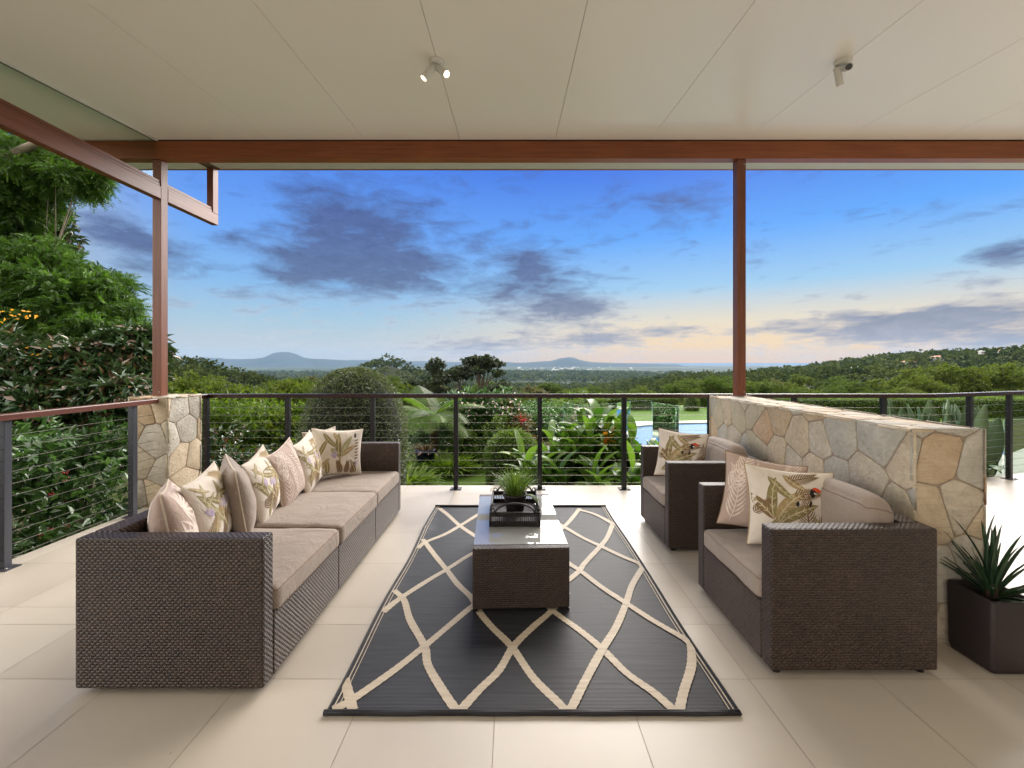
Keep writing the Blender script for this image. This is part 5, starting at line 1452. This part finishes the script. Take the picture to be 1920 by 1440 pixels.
# glass pool fences
def glass_fence(label, pts, h, z0, spig=True):
    root = thing('glass_pool_fence', label, 'glass fence', (pts[0][0],pts[0][1],z0), 'frameless glass pool fences')
    for i in range(len(pts)-1):
        a, b = Vector(pts[i]), Vector(pts[i+1]); d = (b-a).normalized(); a2, b2 = a+d*.02, b-d*.02; n = Vector((-d.y,d.x))*.005
        mb = MB(); z, zt = z0+.06, z0+h
        c = [(a2+n),(b2+n),(b2-n),(a2-n)]
        for k in range(4):
            p, q = c[k], c[(k+1)%4]; mb.face([(p.x,p.y,z),(q.x,q.y,z),(q.x,q.y,zt),(p.x,p.y,zt)], mi=0 if k in (0,2) else 1)
        mb.face([(p.x,p.y,zt) for p in c], mi=1)
        mb.build('glass_panel', [M['glass'], M['glass_edge']], root)
        for q in (a2.lerp(b2,.2), a2.lerp(b2,.8)): MB().tube([(q.x,q.y,z0),(q.x,q.y,z0+.14)], .02, 8).build('spigot', M['steel'], root)
M['glass_edge'] = simple('green glass edge', (.35,.55,.48,1), .2)
glass_fence('frameless glass pool fence behind the ginger plants', [(.35,12.2),(1.35,11.9),(1.62,11.0),(2.7,11.6),(3.2,12.2),(3.9,12.5)], 1.25, -.8)
glass_fence('frameless glass fence beside the paving at the right edge of the view', [(6.75,6.9),(7.95,7.25),(9.2,7.6),(10.5,8.0)], 1.35, -.78)
glass_fence('short glass fence at the back of the pool', [(3.9,12.5),(4.25,11.4),(5.2,10.6)], 1.2, -.8)

# ---------------------------------------------------------------- mid-distance trees
def tree_proto(name, kind, seed):
    """returns (crown mesh, trunk mesh), crown top at z=H0, base at 0"""
    rs = np.random.default_rng(seed); rnd = random.Random(seed); blobs = []
    if kind == 'umbrella':
        for i in range(15):
            a_ = rnd.uniform(0,6.28); r = rnd.uniform(.2,2.2); blobs.append((r*math.cos(a_), r*math.sin(a_), 6.2-.25*r+rnd.uniform(-.9,.6), rnd.uniform(.7,1.1), rnd.uniform(.7,1.1), rnd.uniform(.3,.5)))
        per, size, m = 620, .22, L_deep
    elif kind == 'spiky':
        for i in range(12):
            z = 2.5+i*.36; r = 1.9*(1-abs(i-4)/11); a_ = rnd.uniform(0,6.28); blobs.append((r*math.cos(a_)*.7, r*math.sin(a_)*.7, z, .8, .8, .55))
        per, size, m = 560, .24, L_deep
    else:
        for i in range(17):
            d = Vector((rnd.gauss(0,1), rnd.gauss(0,1), abs(rnd.gauss(0,1))*.9)).normalized(); k = rnd.uniform(.55,1)
            blobs.append((d.x*2.6*k, d.y*2.6*k, 4.0+d.z*2.5*k, rnd.uniform(.8,1.3), rnd.uniform(.8,1.3), rnd.uniform(.6,.95)))
        per, size = 620, .21; m = {'mid': L_mid, 'lime': L_lime, 'brown': L_brown, 'deep': L_deep}[kind]
    P, D, L = blob_leaves(rs, blobs, per, size, .5, .5); V, T = leaf_arrays(rs, P, D, L, L*.6)
    c = tri_obj('crown', V, T, m, base=(0,0,0), rnd=np.repeat(rs.random(len(P)), 2))
    mb = MB(); limbs(mb, (0,0,0), blobs, .22, rnd, .25, .5); t_ = mb.build('trunk', M['bark'], base=(0,0,0))
    return c, t_
PROT = {k: tree_proto(k, k.split('_')[0], 200+i) for i, k in enumerate(['mid_a','mid_b','lime_a','lime_b','brown_a','deep_a','umbrella_a','spiky_a'])}
used = set()
KN = {'mid': ('round_tree','mid green rounded tree'), 'lime': ('lime_tree','lime green bushy tree'), 'brown': ('olive_tree','olive brown tree'), 'deep': ('dark_tree','dark green dense tree'), 'umbrella': ('umbrella_tree','dark flat topped tree'), 'spiky': ('spiky_tree','dark spiky upright tree')}
def put_tree(key, x, y, ztop, s, sz, rot, label, group='trees on the slope beyond the garden'):
    k = key.split('_')[0]; top = {'umbrella': 7.2, 'spiky': 7.2}.get(k, 7.2)
    zb = ztop-top*s*sz
    root = thing(KN[k][0], label, 'tree', (x,y,zb), group, rotz=rot); root.scale = (s,s,s*sz)
    for pr in PROT[key]:
        o = pr if key not in used else pr.copy()
        if o is not pr: COL.objects.link(o)
        o.location = (0,0,0); o.parent = root; o.name = 'crown' if pr is PROT[key][0] else 'trunk'
    used.add(key)
def tr(px, py, Y, key, s, lab, sz=1.0, grp='trees on the slope beyond the garden'):
    put_tree(key, (px-CX)*Y/F, Y, H-(py-HY)*Y/F, s, sz, random.Random(px*7+py).uniform(0,6.28), lab, grp)
tr(905, 661, 62, 'umbrella_a', 1.25, 'tallest dark flat topped tree left of the valley view')
tr(820, 668, 60, 'spiky_a', 1.1, 'dark spiky tree leaning out left of the tall flat topped tree')
tr(862, 682, 63, 'umbrella_a', .95, 'dark tree filling the gap between the spiky and the flat topped tree')
tr(935, 705, 58, 'deep_a', .8, 'low dark tree at the right foot of the tall flat topped tree')
tr(530, 705, 40, 'lime_a', .45, 'small bright lime tree just left of the clipped dome top')
tr(600, 700, 75, 'brown_a', 1.0, 'olive tree just behind the clipped dome top')
tr(1700, 688, 48, 'lime_b', .75, 'light green tree left of the big pair on the right slope')
tr(1790, 672, 46, 'lime_a', 1.0, 'big light green tree in the middle of the right slope')
tr(1860, 676, 47, 'lime_b', .95, 'big light green tree right of its twin on the right slope')
tr(1915, 668, 50, 'mid_a', 1.05, 'green tree cut by the right edge of the view')
tr(1740, 700, 38, 'lime_b', .6, 'low light green tree in front of the big pair')
tr(1345, 700, 36, 'mid_b', .5, 'mid green tree just left of the right timber post')
tr(1450, 703, 37, 'mid_a', .5, 'mid green tree just right of the right timber post')
tr(1280, 706, 38, 'mid_a', .5, 'mid green tree above the far lawn hedge')
rnd = random.Random(77)
cnt = 0
loc_words = lambda px: 'at the far left' if px < 420 else 'left of the clipped dome' if px < 570 else 'behind the clipped dome' if px < 760 else 'near the tall dark trees' if px < 980 else 'below the valley view' if px < 1200 else 'left of the right timber post' if px < 1390 else 'right of the right timber post' if px < 1650 else 'on the right slope'
rowsT = [(27,46,742,.38),(34,40,733,.45),(43,38,724,.58),(55,34,714,.75),(70,30,706,.9),(92,26,700,1.05)]
for (Y, n, py, s) in rowsT:
    for i in range(n):
        px = -200+(i+rnd.random())*2250/n
        if 960 < px < 1230: pyy = py+(16 if Y > 40 else 6)
        elif 780 < px <= 960: pyy = py+8
        elif px > 1640: pyy = py-6
        else: pyy = py
        pyy += rnd.uniform(-5, 9)
        if px < 120 and Y < 50: continue
        w = (3,3,1.4,1.4,2,2) if px < 1000 else (4,4,1.5,1.5,1.2,1.5)
        key = rnd.choices(['mid_a','mid_b','lime_a','lime_b','brown_a','deep_a'], w)[0]
        Yj = Y*rnd.uniform(.93,1.07)
        put_tree(key, (px-CX)*Yj/F, Yj, H-(pyy-HY)*Yj/F, s*rnd.uniform(.8,1.25), rnd.uniform(.75,1), rnd.uniform(0,6.28),
                 KN[key.split('_')[0]][1]+' in the wooded slope '+loc_words(px))

# ---------------------------------------------------------------- far forest (one mass)
def far_forest():
    rs = np.random.default_rng(5); P = []; Sz = []
    for (r0, r1, sp, h, kk) in ((100,420,7.5,7.0,110),(420,1000,13,9.0,50),(1000,2600,30,13.0,22)):
        area_ = R(112)/2*(r1*r1-r0*r0); n = int(area_/(sp*sp)*.95)
        r = np.sqrt(rs.random(n)*(r1*r1-r0*r0)+r0*r0); a_ = rs.uniform(R(-56), R(56), n)
        x = r*np.sin(a_); y = r*np.cos(a_)
        if r0 >= 1000:
            keep = (np.sin(x*.004+1)*np.cos(y*.003)+rs.normal(size=n)*.4) > -.1; x, y = x[keep], y[keep]
        z = ground_z(x, y); P.append(np.stack([x,y,z,np.full(len(x),h)*(.6+.75*rs.random(len(x))),np.full(len(x),sp),np.full(len(x),kk)], 1))
    A = np.concatenate(P); n = len(A); KK = A[:,5].astype(int); idx = np.repeat(np.arange(n), KK); nk = len(idx); d = unit(rs.normal(size=(nk,3))); d[:,2] = np.abs(d[:,2])*.9-.1
    h = A[idx,3]; w = A[idx,4]*.62
    k = (.75+.3*rs.random(nk))
    lump = 1+.2*np.sin(d[:,0]*7+A[idx,0])*np.cos(d[:,1]*6)
    C = np.stack([A[idx,0]+d[:,0]*w*k*lump, A[idx,1]+d[:,1]*w*k*lump, A[idx,2]+h*.55+d[:,2]*h*.5*k*lump], 1)
    L = w*np.sqrt(46/A[idx,5])*.40*(.6+.7*rs.random(nk))
    V, T = leaf_arrays(rs, C, d+rs.normal(size=(nk,3))*.7, L, L*.9, fold=.2)
    per = np.repeat(rs.random(n)*.75, KK)+rs.random(nk)*.25
    o = tri_obj('distant_forest', V, T, L_far, base=(0,0,-30), rnd=np.repeat(per, 2)); o['kind'] = 'stuff'; o['label'] = 'distant wooded hills reading as one mass'; o['category'] = 'forest'
far_forest()

# ---------------------------------------------------------------- hills, mountains, sea
def ridge(name, pts, Y, depth, z0, m, seed, amp=3):
    """a range as a real lofted landform: silhouette px/py points at distance Y"""
    xs = np.linspace(pts[0][0], pts[-1][0], 320); ys = np.interp(xs, [p[0] for p in pts], [p[1] for p in pts])
    V = []; rs = random.Random(seed); nd = 9
    for j in range(nd):
        t = -1+2*j/(nd-1); f = math.cos(t*math.pi/2)**1.2
        for x, y in zip(xs, ys):
            zt = H-(y-HY)*Y/F; X = (x-CX)*Y/F
            nz = amp*mnoise.noise(Vector((x*.05+seed, t*2, 0)))*Y/F*.25
            V.append((X, Y+t*depth, z0+(zt-z0+nz*(f > .01))*f))
    T = []
    n = len(xs)
    for j in range(nd-1):
        for i in range(n-1):
            a = j*n+i; T += [(a,a+1,a+n+1),(a,a+n+1,a+n)]
    o = tri_obj(name, V, T, m, base=((V[0][0]+V[-1][0])/2, Y, z0), smooth=True); o['kind'] = 'structure'; return o
Mh = simple('wooded far hillside', (.018,.030,.024,1), .95, 0, .004, .35, 0, spec=.1)
ridge('hills', [(-400,676),(200,676),(318,673),(380,670),(430,673),(480,673),(500,670.5),(518,668),(523,661.5),(529,659.5),(542,660),(549,663),(556,668),(575,671.5),(620,674),(680,677),(760,680),(820,682)], 7600, 900, -60, Mh, 1)
ridge('hills', [(-600,672),(0,674),(300,677),(400,678),(520,676),(600,679),(720,676),(800,679),(900,682)], 8600, 700, -60, Mh, 2)
ridge('hills', [(860,682),(930,679),(985,680),(1010,678),(1035,676),(1052,672),(1066,669.5),(1078,671),(1088,675),(1110,679),(1180,681),(1260,683)], 7000, 700, -60, Mh, 3)
ridge('hills', [(560,673),(640,675),(700,675),(780,677),(860,679),(960,680),(1060,681)], 9000, 500, -60, Mh, 4)
def sea():
    m, t, b, out = mat('distant sea water'); b.inputs['Base Color'].default_value = (.05,.10,.17,1); b.inputs['Roughness'].default_value = .9; b.inputs['Specular IOR Level'].default_value = .05
    mb = MB(); mb.face([(-60000,9000,-61),(60000,9000,-61),(90000,90000,-61),(-90000,90000,-61)]); o = mb.build('sea', m, base=(0,9000,-61)); o['kind'] = 'structure'
sea()

# ---------------------------------------------------------------- far buildings
WB = simple('white rendered wall', (.60,.59,.56,1), .7); RB = simple('terracotta roof', (.42,.20,.13,1), .8); GB = simple('grey metal roof', (.40,.41,.41,1), .5)
WIN = simple('dark window glass', (.04,.05,.06,1), .15)
def house(x, y, z, w, d, h, rot, roof, label, name='distant_house', cat='house', group='distant houses on the wooded hill'):
    root = thing(name, label, cat, (x,y,z), group, rot)
    off = Vector((x,y,z))
    def loc(o): return o
    a = MB().box(x-w/2, x+w/2, y-d/2, y+d/2, z, z+h); a.build('wall', WB, root)
    r = MB(); e = .4; zr = z+h; rz = zr+h*.35
    p = [(x-w/2-e,y-d/2-e,zr),(x+w/2+e,y-d/2-e,zr),(x+w/2+e,y+d/2+e,zr),(x-w/2-e,y+d/2+e,zr),(x-w/4,y,rz),(x+w/4,y,rz)]
    for f in ((0,1,5,4),(2,3,4,5),(1,2,5),(3,0,4),(3,2,1,0)): r.face([p[i] for i in f])
    r.build('roof', roof, root)
    for k in range(3):
        wx = x-w/2+w*(k+.5)/3; MB().box(wx-w*.07, wx+w*.07, y-d/2-.06, y-d/2-.01, z+h*.3, z+h*.75).build('window', WIN, root)
def H_(px, py, Y, w, h, roof, label, **k):
    x = (px-CX)*Y/F; w, h = w*.72, h*.8; z = float(ground_z(x, Y))+8.0; z = min(z, H-(py-HY)*Y/F) if Y > 300 else H-(py-HY)*Y/F; house(x, Y, z-h*.8, w, w*.6, h, random.Random(px).uniform(-.4,.4), roof, label, **k)
H_(1703, 664, 330, 11, 4, RB, 'white house with a terracotta roof highest on the left of the right hill')
H_(1760, 663, 330, 12, 4, RB, 'pinkish roofed white house among trees in the middle of the right hill')
H_(1873, 651, 330, 10, 3.5, RB, 'small white house near the crest at the right edge')
H_(1840, 660, 300, 4, 2.4, GB, 'tiny white shed on the right hill below the crest')
H_(1604, 693, 210, 6, 3.4, GB, 'bright white house low in the trees right of the timber post')
H_(1548, 687, 330, 5, 3, GB, 'tiny grey roofed house on the ridge right of the timber post')
H_(1325, 683, 420, 26, 4.5, GB, 'long low white building on the skyline left of the timber post')
H_(1240, 702, 420, 8, 4, GB, 'tiny white house below the skyline left of the timber post')
H_(649, 684, 480, 12, 4, GB, 'lone white roofed house on the left wooded hill')
H_(1502, 727, 130, 5, 3, GB, 'pale roofed house half hidden low right of the timber post')
H_(1640, 733, 75, 5, 2.4, GB, 'pale roofed house half hidden below the right slope trees')
rnd = random.Random(12)
proto = None
for i in range(46):
    px = rnd.gauss(1050, 55) if i % 3 else rnd.uniform(965,1190); py = rnd.uniform(690,712) if i % 2 else rnd.uniform(689,697)
    z = -60; Y = (H-z)*F/(py-HY); x = (px-CX)*Y/F; w = rnd.uniform(8,17)*(1.6 if i % 7 == 0 else 1)
    if proto is None:
        house(0, 0, 0, 20, 14, 7, 0, GB, 'tiny white building in the far valley town', 'town_building', 'building', 'tiny white buildings of the valley town')
        proto = [o for o in bpy.data.objects if o.name == 'town_building'][0]; kids = list(proto.children); r_ = proto
    else:
        r_ = proto.copy(); COL.objects.link(r_)
        for kd in kids:
            c = kd.copy(); COL.objects.link(c); c.parent = r_
    r_.location = (x,Y,max(-61, float(ground_z(x,Y)))+9); s = w/20; r_.scale = (s*1.3,s,s); r_.rotation_euler = (0,0,rnd.uniform(-.5,.5))

# ---------------------------------------------------------------- haze
def haze():
    m = bpy.data.materials.new('thin blue haze'); m.use_nodes = True; t = NT(m.node_tree); t.n.clear()
    out = t.node('ShaderNodeOutputMaterial'); v = t.node('ShaderNodeVolumePrincipled')
    v.inputs['Color'].default_value = (.36,.55,.80,1); v.inputs['Density'].default_value = HAZE; v.inputs['Anisotropy'].default_value = 0.0
    t.l.new(v.outputs[0], out.inputs['Volume'])
    mb = MB(); mb.box(-14000, 14000, -6000, 10400, -64, 260); o = mb.build('haze', m, base=(0,0,-64)); o['kind'] = 'stuff'; o['label'] = 'thin bluish haze over the valley'; o['category'] = 'haze'
HAZE = 7e-5
haze()
